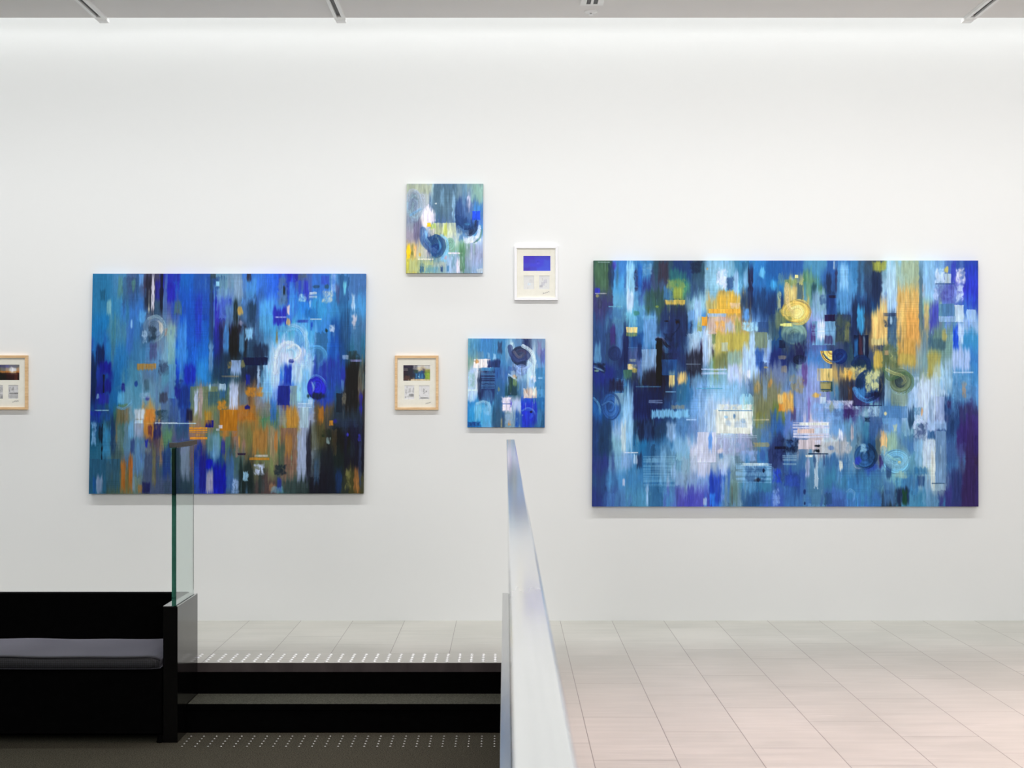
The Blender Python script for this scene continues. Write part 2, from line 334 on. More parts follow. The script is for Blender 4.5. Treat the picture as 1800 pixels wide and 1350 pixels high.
class Canvas:
    def __init__(s, x0, y0, x1, y1, k, seed, grid):
        s.x0, s.y0, s.k = x0, y0, k; s.w, s.h = int((x1-x0)*k)+1, int((y1-y0)*k)+1
        s.r = np.random.RandomState(seed); g = np.array([[srgb(c) for c in row.split()] for row in grid.strip().split('\n')])
        gh, gw = g.shape[:2]; h, w = s.h, s.w
        v = np.linspace(0, gh, h)[:, None]-.5+.14*vnoise(s.r, h, w, h, 2.5*k)+.25*vnoise(s.r, h, w, h, 7*k)+.25*vnoise(s.r, h, w, 30*k, 9*k)
        u = np.linspace(0, gw, w)[None, :]-.5+.42*vnoise(s.r, h, w, 40*k, 6*k)
        v = np.clip(v, 0, gh-1.001); u = np.clip(u, 0, gw-1.001); vi = v.astype(int); ui = u.astype(int); fv = (v-vi); fu = sstep(.2, .8, u-ui)
        fv = sstep(.1, .9, fv); fv = fv[..., None]; fu = fu[..., None]
        s.img = (g[vi, ui]*(1-fu)+g[vi, ui+1]*fu)*(1-fv)+(g[vi+1, ui]*(1-fu)+g[vi+1, ui+1]*fu)*fv
        s.hgt = np.zeros((h, w))
    def stroke(s, x0, y0, x1, y1, col, al, st):
        k = s.k; r = s.r; w, h = x1-x0, y1-y0; mg = 3+.12*max(w, h)*(st in 'sdu')
        X0 = max(0, int((x0-s.x0-mg)*k)); X1 = min(s.w, int((x1-s.x0+mg)*k)+1); Y0 = max(0, int((y0-s.y0-mg)*k)); Y1_ = min(s.h, int((y1-s.y0+mg)*k)+1)
        if X1-X0 < 1 or Y1_-Y0 < 1: return
        nh, nw = Y1_-Y0, X1-X0
        X = (np.arange(X0, X1)/k+s.x0)[None, :]+np.zeros((nh, 1)); Y = (np.arange(Y0, Y1_)/k+s.y0)[:, None]+np.zeros((1, nw))
        colr = np.zeros((nh, nw, 3))+np.asarray(col)
        fine = vnoise(r, nh, nw, 26*k, 1.3*k); shade = fine*.10+vnoise(r, nh, nw, 14*k, 4*k)*.06
        edge = vnoise(r, nh, nw, 7*k, 200*k)*1.0
        rel = .35
        if st in 'rduSsxh' :
            jt = vnoise(r, 1, nw, 1, 1.6*k); jb = vnoise(r, 1, nw, 1, 1.4*k); jc = vnoise(r, 1, nw, 1, 5*k)
            ft = fb = 1.0; fx = 1.0; at = ab = .8
            if st == 'd': fb = max(2, .5*h); ab = .28*h
            if st == 'u': ft = max(2, .5*h); at = .28*h
            if st == 's': ft = fb = max(1.5, .34*h); at = ab = .24*h; fx = max(1.0, min(5, .22*w))
            if st == 'x': ft = fb = max(1.5, .22*h); at = ab = .14*h; fx = max(2, min(5, .25*w)); edge = edge*1.6+vnoise(r, nh, nw, 4*k, 4*k)*min(2.5, .1*w)
            if h < 7: at = ab = .1; ft = fb = .8
            t = Y-(y0+(jt*.6+jc*.4)*at); b = (y1+(jb*.6+jc*.4)*ab)-Y
            m = sstep(-ft*.4, ft*.6, t)*sstep(-fb*.4, fb*.6, b)*sstep(-fx*.5, fx*.5, X-x0+edge)*sstep(-fx*.5, fx*.5, x1-X+edge)
            if st in 'sdu': m = m*(1-.30*sstep(.1, .9, vnoise(r, nh, nw, 22*k, 1.5*k)))
            if st == 'x':
                q = vnoise(r, nh, nw, 7*k, 5*k)*.6+vnoise(r, nh, nw, 18*k, 1.4*k)*.35+vnoise(r, nh, nw, 2.4*k, 1.6*k)*.2
                yy = np.clip((np.arange(nh)[:, None]+vnoise(r, nh, nw, 5*k, 6*k)*3.2*k).round().astype(int), 0, nh-1); xx = np.clip((np.arange(nw)[None, :]+vnoise(r, nh, nw, 4*k, 5*k)*3.2*k).round().astype(int), 0, nw-1); q = q[yy, xx]
                m = m*((.30+.70*sstep(-.55, .40, q+.08)) if h > 8 else (.75+.25*q)); rel = .5 if h > 8 else .25
            if st == 'h':
                q = vnoise(r, nh, nw, 1.1*k, 300*k)*.8+vnoise(r, nh, nw, 2.2*k, 30*k)*.35; m = m*sstep(-.25, .35, q+.15); shade = shade*.5; rel = .8
            if st == 'r': rel = .6
        else:
            cx, cy, rx, ry = (x0+x1)/2, (y0+y1)/2, w/2, h/2
            if st == 'q': cx, cy, rx, ry = x1, y0, w, h
            d = np.sqrt(((X-cx)/rx)**2+((Y-cy)/ry)**2)
            if st == 'm':
                d = d+.28*vnoise(r, nh, nw, 6*k, 4*k)+.26*vnoise(r, nh, nw, 12*k, 1.4*k); m = sstep(1.22, .5, d)
            else:
                m = sstep(1.04, .96, d); rn = vnoise(r, 1, 400, 1, 9)[0]
                ph = np.arctan2(Y-cy, X-cx); ring = np.interp(d*120+3*np.sin(ph*2), np.arange(400), rn)
                ring2 = np.interp(d*300, np.arange(400), vnoise(r, 1, 400, 1, 5)[0])
                shade = ring*.18+ring2*.08+.07*np.sin(ph+1); rel = 1.0
                if st == 'c': shade = shade-.16*sstep(.88, .98, d)*sstep(-.4, .6, np.sin(ph+.6))
                if st == 'q': m = m*(X <= x1)*(Y >= y0+.12*h); shade = ring*.3-.55*(np.abs(d-.78) < .035)-.4*(np.abs(d-.9) < .02)
                if st == 'o': m = m*sstep(.45, .75, d)*sstep(-.6, .5, np.sin(ph*1.0+2.2))     # swept arc only
        a = (m*al)[..., None]
        colr = np.clip(colr*(1+shade[..., None])+shade[..., None]*.06, 0, 1)
        S = (slice(Y0, Y1_), slice(X0, X1))
        s.img[S] = s.img[S]*(1-a)+colr*a; s.hgt[S] = s.hgt[S]*(1-.7*m*al)+m*al*rel*(.5+shade*2.2)
    def strokes(s, txt):
        for ln in txt.strip().split('\n'):
            for part in ln.split(';'):
                p = part.split()
                if p and p[0] == 'P':
                    s.sweep(float(p[1]), srgb(p[2]), float(p[3]), [[float(v) for v in q.split(',')] for q in p[4:]]); continue
                if len(p) < 7: continue
                s.stroke(*[float(q) for q in p[:4]], srgb(p[4]), float(p[5]), p[6])
    def sweep(s, wd, col, al, pts):       # one loaded-brush pull along a curve, with bristle grooves running along it
        k = s.k; r = s.r; p = np.array(pts, float); p = np.concatenate([2*p[:1]-p[1:2], p, 2*p[-1:]-p[-2:-1]]); q = []
        for i in range(1, len(p)-2):
            t = np.linspace(0, 1, 14, endpoint=False)[:, None]
            q.append(.5*((2*p[i])+(-p[i-1]+p[i+1])*t+(2*p[i-1]-5*p[i]+4*p[i+1]-p[i+2])*t*t+(-p[i-1]+3*p[i]-3*p[i+1]+p[i+2])*t**3))
        q = np.concatenate(q+[p[-2:-1]]); lo = q.min(0)-wd; hi = q.max(0)+wd
        X0 = max(0, int((lo[0]-s.x0)*k)); X1 = min(s.w, int((hi[0]-s.x0)*k)+1); Y0 = max(0, int((lo[1]-s.y0)*k)); Y1_ = min(s.h, int((hi[1]-s.y0)*k)+1)
        if X1-X0 < 2 or Y1_-Y0 < 2: return
        X = np.arange(X0, X1)/k+s.x0; Y = np.arange(Y0, Y1_)/k+s.y0; nh, nw = len(Y), len(X)
        dx = X[None, :, None]-q[:, 0]; dy = Y[:, None, None]-q[:, 1]; d2 = dx*dx+dy*dy; j = d2.argmin(-1); d = np.sqrt(d2.min(-1))
        tg = np.gradient(q, axis=0); tx, ty = tg[j, 0], tg[j, 1]; jj = j[..., None]
        sg = np.sign(np.take_along_axis(dx, jj, -1)[..., 0]*ty-np.take_along_axis(dy, jj, -1)[..., 0]*tx); off = d*sg/(wd/2); t = j/len(q)
        tab = vnoise(r, 60, 200, 30, 3.0*max(1, 9/wd)); br = tab[np.clip((t*59).astype(int), 0, 59), np.clip(((off+1.2)*80).astype(int), 0, 199)]
        m = sstep(1.08, .80, np.abs(off)+.12*vnoise(r, nh, nw, 4*k, 4*k))*sstep(1.0, .75, t+.18*br)*(.80+.20*br)
        a = (m*al)[..., None]; S = (slice(Y0, Y1_), slice(X0, X1)); sh = (br*.20+.06*off)[..., None]
        s.img[S] = s.img[S]*(1-a)+np.clip(np.asarray(col)*(1+sh)+sh*.08, 0, 1)*a; s.hgt[S] = s.hgt[S]*(1-.6*m*al)+m*al*(.5+br*.5)
    def auto(s, n, wmin=1, wmax=4, hmin=8, hmax=50, al=.5, dl=.16):   # many small bristle marks picked up from neighbouring wet paint
        k = s.k
        for i in range(n):
            x = s.x0+s.r.rand()*s.w/k; y = s.y0+s.r.rand()*s.h/k
            sx = int(np.clip((x-s.x0+s.r.randn()*4)*k, 0, s.w-1)); sy = int(np.clip((y-s.y0+s.r.randn()*9)*k, 0, s.h-1))
            c = s.img[sy, sx]; f = s.r.randn()*dl; c = np.clip(c*(1+f)+f*.10, 0, 1)
            ww = wmin+s.r.rand()**2*(wmax-wmin); hh = hmin+s.r.rand()**1.5*(hmax-hmin)
            s.stroke(x, y, x+ww, y+hh, c, al*(.4+.6*s.r.rand()), 's' if s.r.rand() < .8 else 'd')
    def blocks(s, n):                     # squeegee pulls: crisp start, streaked end, colour lifted from near by
        k = s.k
        for i in range(n):
            x = s.x0+s.r.rand()*s.w/k; y = s.y0+s.r.rand()*s.h/k; ww = 5+s.r.rand()**1.5*26; hh = 10+s.r.rand()*55
            sx = int(np.clip((x-s.x0+ww/2+s.r.randn()*9)*k, 0, s.w-1)); sy = int(np.clip((y-s.y0+s.r.randn()*14)*k, 0, s.h-1))
            f = s.r.randn()*.17; c = np.clip(s.img[sy, sx]*(1+f)+f*.08, 0, 1)
            s.stroke(x, y, x+ww, y+hh, c, .25+.4*s.r.rand(), 'dddrsu'[s.r.randint(6)])
    def warp(s, a=1.0):                   # drag the wet under-layer into ragged vertical bristle tracks
        h, w, k = s.h, s.w, s.k
        dy = (vnoise(s.r, h, w, 40*k, 1.6*k)*5.0+vnoise(s.r, h, w, 12*k, 1.3*k)*2.0)*k*a; dx = vnoise(s.r, h, w, 5*k, 12*k)*.9*k*a
        yy = np.clip((np.arange(h)[:, None]+dy).round().astype(int), 0, h-1); xx = np.clip((np.arange(w)[None, :]+dx).round().astype(int), 0, w-1)
        s.img = s.img[yy, xx]; s.hgt = s.hgt[yy, xx]
    def finish(s, a=1.0, tone=(1, 1, 1), con=1.0, sat=1.0):
        h, w, k = s.h, s.w, s.k
        dy = vnoise(s.r, h, w, 20*k, 1.5*k)*.35*k
        yy = np.clip((np.arange(h)[:, None]+dy).round().astype(int), 0, h-1); xx = np.arange(w)[None, :]+0*yy
        s.img = s.img[yy, xx]; s.hgt = s.hgt[yy, xx]
        f = vnoise(s.r, h, w, 34*k, 1.2*k)*.055+vnoise(s.r, h, w, 4*k, 1.1*k)*.03+vnoise(s.r, h, w, 12*k, 3*k)*.04
        wv = vnoise(s.r, h, w, .9*k, 300*k)*.05*sstep(.25, .6, vnoise(s.r, h, w, 30*k, 30*k))       # canvas weave showing through
        g_ = s.img.mean(-1, keepdims=True); s.img = g_+(s.img-g_)*sat
        s.img = np.clip((s.img*np.array(tone)-.42)*con+.42, 0, 1); s.img = np.clip(s.img*(1+a*(f+wv)[..., None])+f[..., None]*.04, 0, 1); s.hgt = s.hgt+f*2.0+wv*2

def painted_mesh(name, cv, quad, depth, back, m, relief=.0011, gain=1.0, parent=None, sides=True):
    """quad: four photo pixels (tl, tr, br, bl) of the front face; depth of front; back depth."""
    h, w = cv.h, cv.w
    tl, tr, br, bl = [np.array(q, float) for q in quad]
    v = np.linspace(0, 1, h)[:, None, None]; u = np.linspace(0, 1, w)[None, :, None]
    px = (tl*(1-u)+tr*u)*(1-v)+(bl*(1-u)+br*u)*v
    co = np.zeros((h, w, 3)); co[..., 0] = (px[..., 0]-CX)*depth/F; co[..., 2] = EYE-(px[..., 1]-CY)*depth/F
    co[..., 1] = depth-(np.clip(cv.hgt, -.6, 1.4)*relief if relief else 0)
    lc = lin(np.clip(cv.img, 0, 1))*gain
    idx = np.arange(h*w).reshape(h, w)
    quads = np.stack([idx[:-1, :-1], idx[1:, :-1], idx[1:, 1:], idx[:-1, 1:]], -1).reshape(-1, 4)
    V = co.reshape(-1, 3); Cc = lc.reshape(-1, 3)
    loop = np.concatenate([idx[0, :-1], idx[:-1, -1], idx[-1, :0:-1], idx[:0:-1, 0]])
    bk = V[loop].copy(); bk[:, 1] = back; nb = len(loop); base = len(V)
    fr = V[loop].copy()                                   # duplicated rim so that the corner stays crisp
    V = np.concatenate([V, fr, bk]); Cc = np.concatenate([Cc, Cc[loop], Cc[loop]*.9])
    a = base+np.arange(nb); b = base+(np.arange(nb)+1) % nb
    quads = np.concatenate([quads, np.stack([a, b, b+nb, a+nb], -1)])
    org = V.mean(0); org[1] = back; V = V-org
    me = bpy.data.meshes.new(name); me.vertices.add(len(V)); me.vertices.foreach_set('co', V.astype(np.float32).ravel())
    ring = (base+nb+np.arange(nb))[::-1]
    me.loops.add(quads.size+nb); me.loops.foreach_set('vertex_index', np.concatenate([quads.ravel(), ring]).astype(np.int32))
    me.polygons.add(len(quads)+1); me.polygons.foreach_set('loop_start', np.concatenate([np.arange(0, quads.size, 4), [quads.size]]).astype(np.int32))
    me.update(calc_edges=True); me.validate()
    me.polygons.foreach_set('use_smooth', np.ones(len(me.polygons), bool))
    ca = me.color_attributes.new('pigment', 'FLOAT_COLOR', 'POINT')
    ca.data.foreach_set('color', np.concatenate([Cc, np.ones((len(Cc), 1))], 1).astype(np.float32).ravel())
    me.materials.append(m); o = bpy.data.objects.new(name, me); C.objects.link(o); o.location = org
    if parent: o.parent = parent; o.location = Vector(org)-parent.location
    return o

LG = 1.0        # pigment strength
# ---- left large painting
g = '''
27a 48b 469 446 23b 16c 25a 69b 79b 37d 26e 24c 46b 37d 48c 47b
27a 38b 37c 357 45a 15c 14b 23b 47a 357 5af 37d 28e 39d 38c 49d
17b 48a 37b 679 8aa 15c 16c 34a 223 469 4ae 4ad 5ae 38d 15a 47a
25a 27b 37a 48b 7ac 16d 17d 239 123 246 7be cdf 9bf 38d 15b 268
139 16a 48a 579 59b 14c 28d 257 356 124 bdf 27e adf 24b 23a 222
128 16a 59b 69b 57a 14b 678 576 678 864 7af 23b 7be 24b 257 322
148 365 79a b95 579 249 986 875 b73 a73 486 b83 9ac 653 234 234
157 576 58a 545 586 558 976 476 976 774 986 773 89a 332 111 113
268 566 579 457 356 356 139 148 466 554 785 765 89a 233 122 112
268 564 675 457 457 246 24a 12b 468 233 544 355 233 112 123 442
'''
L_ = '''
171 509 180 528 157 .6 s;183 526 191 553 9cc .7 s;202 486 211 524 587 .6 s;227 490 233 512 597 .5 s;235 481 239 535 258 .6 s;240 482 247 503 6af .7 d
250 482 267 548 223 .75 s;262 487 267 553 dde .95 s;257 512 259 548 ccb .8 s;269 492 277 528 229 .9 s;277 482 283 553 112 .85 s;283 482 290 600 58b .6 s
290 496 305 531 22b .9 s;295 481 312 495 23b .8 s;303 528 316 553 575 .6 s;238 543 254 572 5ae .8 m;218 560 232 620 36c .5 s;226 561 229 577 9cf .7 s
248 555 286 593 68a .6 c;277 568 283 586 ccb .8 s;286 577 291 590 b86 .7 s;247 582 255 603 bdf .8 x;257 573 272 600 123 .6 x;261 600 273 633 447 .7 s
293 568 305 640 8bb .7 s;310 565 326 650 49e .7 s;166 560 176 605 17b .6 s;192 560 200 640 587 .4 s
327 481 366 640 15c .45 s;341 520 352 600 22b .5 s;366 480 372 560 246 .7 s;373 511 375 575 6ad .7 s;376 536 383 600 32b .6 s;383 488 397 522 7ab .6 s;409 488 425 528 8ac .7 s
377 494 382 504 9df .9 s;431 481 439 495 322 .8 d;367 481 376 490 344 .7 d;430 490 449 524 5ae .6 s;448 481 480 560 37e .5 s;455 527 478 584 5bf .6 s
395 532 407 573 58b .8 s;408 525 416 575 122 .9 s;402 570 416 633 111 .95 s;414 540 425 556 ca5 .95 m;433 528 448 575 135 .6 s;430 576 443 597 8cf .9 s;418 562 426 572 99b .6 m
383 570 390 640 114 .7 s;391 574 401 625 49e .8 s;365 563 373 650 246 .7 s;366 603 373 655 69c .8 s;374 580 385 640 128 .7 s;420 580 428 620 59c .7 s
374 620 404 672 135 .7 s;445 604 472 630 124 .8 s;428 628 470 642 014 .95 r;405 633 423 660 9be .9 d;399 634 406 647 874 .8 x;423 632 429 647 885 .8 x;391 660 420 663 986 .7 x
403 672 419 720 bce .95 s;385 674 396 687 bdf .8 d;385 686 396 702 26a .7 s;432 659 440 678 12a .8 s;458 642 480 700 7cf .7 s;323 640 343 675 12b .8 s;312 680 333 716 138 .9 s
344 630 364 672 28d .6 s;334 679 382 740 785 .7 d;341 685 348 727 bce .95 s;348 684 356 735 a99 .9 s;367 676 370 690 ade .9 s;365 688 383 712 257 .6 d
383 704 399 720 c82 .9 x;387 720 418 757 b71 .97 r;420 712 450 740 b72 .95 x;432 680 463 697 c82 .95 x;430 711 441 720 117 .95 m;361 738 376 751 118 .95 r
360 722 372 748 b82 .8 s;376 722 386 745 576 .6 s;387 756 418 768 b72 .6 x;327 720 339 742 113 .8 s;445 748 472 798 a73 .85 s;419 740 445 775 774 .6 s
333 751 365 760 e91 .95 h;345 762 360 767 b83 .7 x;335 768 365 772 e92 .9 r;256 743 345 745 bde .8 r;310 746 332 775 257 .6 s
376 815 400 867 01a .95 s;352 790 364 867 118 .8 s;362 806 377 824 01b .95 m;364 825 377 867 aab .9 s;366 761 387 805 69b .6 s;390 770 397 800 12a .7 s
400 800 413 867 36b .6 s;411 842 422 867 9be .8 x;422 810 447 867 122 .8 s;449 816 466 835 bce .95 x;429 829 439 846 9ce .9 x;450 799 475 803 ccc .9 x;440 804 476 812 c82 .8 h
420 796 433 800 213 .8 r;386 747 391 753 ccd .9 r;380 753 387 757 bcd .8 r;376 757 387 812 7ac .5 s;421 767 423 785 d93 .8 s
157 806 211 867 257 .75 d;178 745 180 808 012 .9 r;173 748 180 776 012 .7 s;160 741 168 782 8be .7 x;180 745 194 805 38b .8 s;194 735 204 800 136 .8 s;202 737 206 780 875 .6 s
206 740 225 785 578 .5 s;213 808 222 867 a62 .9 s;226 800 234 862 b62 .9 s;222 815 228 867 763 .7 s;225 740 234 770 6ad .8 s;229 771 237 797 237 .7 s;236 737 252 770 9ac .8 s;236 738 252 744 bdf .8 r
252 720 270 770 c83 .9 s;260 747 267 766 524 .8 s;270 741 283 770 226 .85 s;240 775 255 840 58b .7 s;255 772 260 787 12a .8 s;281 766 288 820 975 .7 s;268 782 275 850 774 .6 s
285 782 302 840 138 .7 s;252 847 265 867 115 .7 s;244 850 251 867 a73 .7 s;170 833 181 867 89b .8 s;164 838 169 867 15a .7 s;234 838 238 867 79b .6 s
166 605 180 640 014 .8 s;157 630 167 710 024 .8 s;173 636 193 658 119 .85 s;182 667 193 690 118 .8 s;171 691 190 710 22a .7 s;179 658 181 690 012 .9 r;211 673 218 692 118 .9 m
205 688 217 712 5ad .8 s;208 709 226 717 586 .8 m;196 676 228 716 58a .25 o;234 670 241 680 138 .8 m;238 639 273 650 b83 .85 d;278 634 294 660 346 .8 x;295 640 308 700 59c .7 r
251 667 260 688 356 .6 s;236 719 253 737 cde .9 s;255 720 273 742 d83 .9 x;279 688 294 707 334 .7 s;254 696 262 705 449 .8 m;307 667 320 690 138 .8 x;306 681 316 700 118 .7 s
272 720 295 737 134 .7 x;203 716 226 745 764 .8 s;165 720 190 722 9cd .7 r;168 691 172 700 9cd .6 s;157 722 176 742 12a .7 x;246 690 262 700 9bd .5 x;272 742 312 744 cde .7 r
487 486 503 540 579 .7 x;496 504 500 522 122 .8 s;506 481 522 496 22c .8 x;508 497 516 560 4af .6 s;532 494 541 528 22c .7 s;563 483 578 500 34c .6 s;522 481 539 493 567 .7 x
525 516 537 530 ade .8 x;543 513 556 524 cde .8 h;566 511 584 532 bcc .9 x;547 501 561 507 245 .6 m;570 500 577 508 244 .6 m;582 481 590 512 acf .6 x;590 500 596 535 447 .6 s
603 494 608 518 7df .7 s;618 518 624 545 bdf .9 s;619 551 628 576 ccd .9 m;479 541 503 571 22b .9 s;503 536 508 552 dcc .95 s;503 558 509 573 ca7 .9 s;481 556 505 559 bcf .8 x
484 577 488 604 874 .8 s;522 562 540 567 23a .8 x;545 560 565 562 bde .9 r;546 565 549 583 14c .8 s;500 567 540 607 7be .55 o;535 580 541 612 adf .7 s;484 572 512 584 59c .6 h
597 540 616 640 147 .7 s;543 528 546 541 bdf .8 s;481 609 543 642 cdf .95 m;494 602 530 625 adf .6 m;513 640 538 672 bdf .9 s;523 670 532 705 9df .8 s;475 610 492 680 bdf .7 s;532 650 545 690 5ae .6 s
571 577 577 585 133 .9 m;580 570 588 583 cdf .8 x;500 612 520 634 8cf .5 o;508 631 517 639 239 .9 m;500 642 513 677 13b .95 s;489 678 510 712 128 .95 r;511 678 523 716 8aa .9 d
536 606 576 646 5ae .5 o;541 660 575 702 22c .92 c;543 690 574 702 122 .8 m;549 670 557 685 48d .7 m;568 632 590 672 23a .8 s;576 640 600 700 15a .4 s;609 634 631 725 111 .9 s
611 617 631 632 233 .7 x;632 634 641 700 776 .7 s;634 690 639 729 22a .8 s;603 690 610 712 776 .8 x;593 691 603 725 123 .9 r;603 624 614 632 bce .8 x;617 632 636 636 99d .8 x;602 668 606 688 58b .7 s
543 702 551 710 bdf .8 r;525 708 550 717 bdf .9 h;559 712 572 745 b72 .9 m;505 715 523 752 b83 .9 s;529 716 544 752 acd .95 r;490 716 505 752 79a .6 s;476 700 487 745 26c .7 s
495 752 525 845 865 .9 d;503 760 516 800 a73 .8 s;525 753 543 844 9ac .95 s;541 753 550 845 112 .85 s;548 745 574 790 553 .6 s;484 756 490 793 b73 .9 s;477 755 484 805 986 .8 s;491 780 503 830 354 .7 s
555 808 564 850 357 .7 s;566 790 590 867 112 .6 s;594 818 604 867 136 .8 s;626 823 635 866 963 .9 s;611 825 620 860 774 .8 x;611 760 616 768 33b .9 m;632 763 638 776 33b .8 x
588 735 595 746 22a .9 m;581 739 588 748 c82 .9 r;475 849 487 864 975 .8 m;490 840 498 863 239 .8 s;486 817 505 835 123 .8 x;502 846 542 867 344 .8 s;634 775 639 850 346 .7 s;577 768 583 780 9bb .7 x
590 735 632 752 235 .6 x;570 754 584 768 121 .7 x;480 855 500 867 7bd .5 s;514 788 516 818 8a8 .6 s
P 9 cdf .85 484,655 486,625 496,606 512,604 524,618;P 7 9cf .7 540,640 542,615 538,595 528,578 512,572 502,580;P 5 def .8 506,612 518,606 528,616 522,630 508,633;P 5 7be .6 500,596 506,582 520,580 528,592 522,604
P 6 8ab .7 258,560 272,556 284,566 286,582 276,596 262,602;P 4 ccc .6 276,565 283,577 278,590;P 5 5ae .6 545,612 560,609 573,620 575,640;P 4 59d .7 548,664 558,660 570,668 575,680;P 3 bdf .5 549,672 553,682 550,690
P 5 6ad .7 206,716 216,718 228,710 232,700
'''
cv = Canvas(157, 481, 643, 868, 1.4, 11, g); cv.auto(700, al=.4); cv.blocks(150); cv.warp(.8); cv.strokes(L_); cv.auto(900, .7, 2, 8, 40, .32, .14); cv.finish(.8, (.95, .95, .96), 1.08, .92)
p1 = painted_mesh('painting', cv, [(163, 481), (643, 481), (638.5, 867.5), (156, 868)], WALL-.040, WALL-.0015, M['oil'], gain=LG)
props(p1, 'large deep blue abstract canvas with orange and black patches, on the wall above the bench', 'painting')

# ---- right large painting
g = '''
465 48c 48b 356 247 356 8bd 48a 38c 26a 36a 59b 36a 48b 456 9cd ab9 8bd 57b 35a
456 5ad 348 457 597 468 8bc 7bd 37b 27b bb7 586 358 59c 346 acd cb7 8ac 78c 44c
447 6ac 6ac 465 345 9cd da5 c94 246 247 db5 69a 257 358 258 9be db7 9b9 57b 47c
358 58a 48b 357 235 48c caa b96 7ad 247 687 9ad 455 236 ca6 357 cb6 789 69b 9bd
358 347 48b 59c 124 bcd ba6 ba7 9bc 258 456 56a 457 235 875 467 ca6 578 8bd 49c
358 236 67a 212 236 324 895 9bb 9be 237 236 48c 347 356 457 885 ba6 8a8 9bd 48c
238 247 345 124 468 58a 8bc bce 9be 78a 68a 79c ca6 457 465 786 79a 9a8 6ad 59c
247 48b 236 235 37a 7ad 9ce 8bd 69b 886 79c 88c 58a 335 337 79a ace cde 58b 58b
26a 7ac 237 247 58b 7ad cde dde 784 784 68b 9ad 57a 437 7ab 58b 9bd abd 347 447
247 9bd 246 246 58b 79c eed ccd 68a 36a 68c edd 7ad 69b 48a 7ad 69a bce 358 437
247 8bc 27a 37a 8bd ccd bcd 8ac 58b 347 68a cbb bbb 79a 258 8a9 58b bcc 69c 437
348 7ac 37a 58b 8bc bcd abc 79a 48b 347 47a 69b 47a 69b 35a 7bc 7bc cdc 58b 435
358 59c 48b 37a 8ac 8ad 36c 8aa 48a 47a 35a 58a 48a 48b 48a 7bc 48b 9bc 458 436
348 58b 59b 48b 55b 55b 48d 79a 369 46b 47b 58a 46a 48b 47b 345 59b 48a 448 436
'''
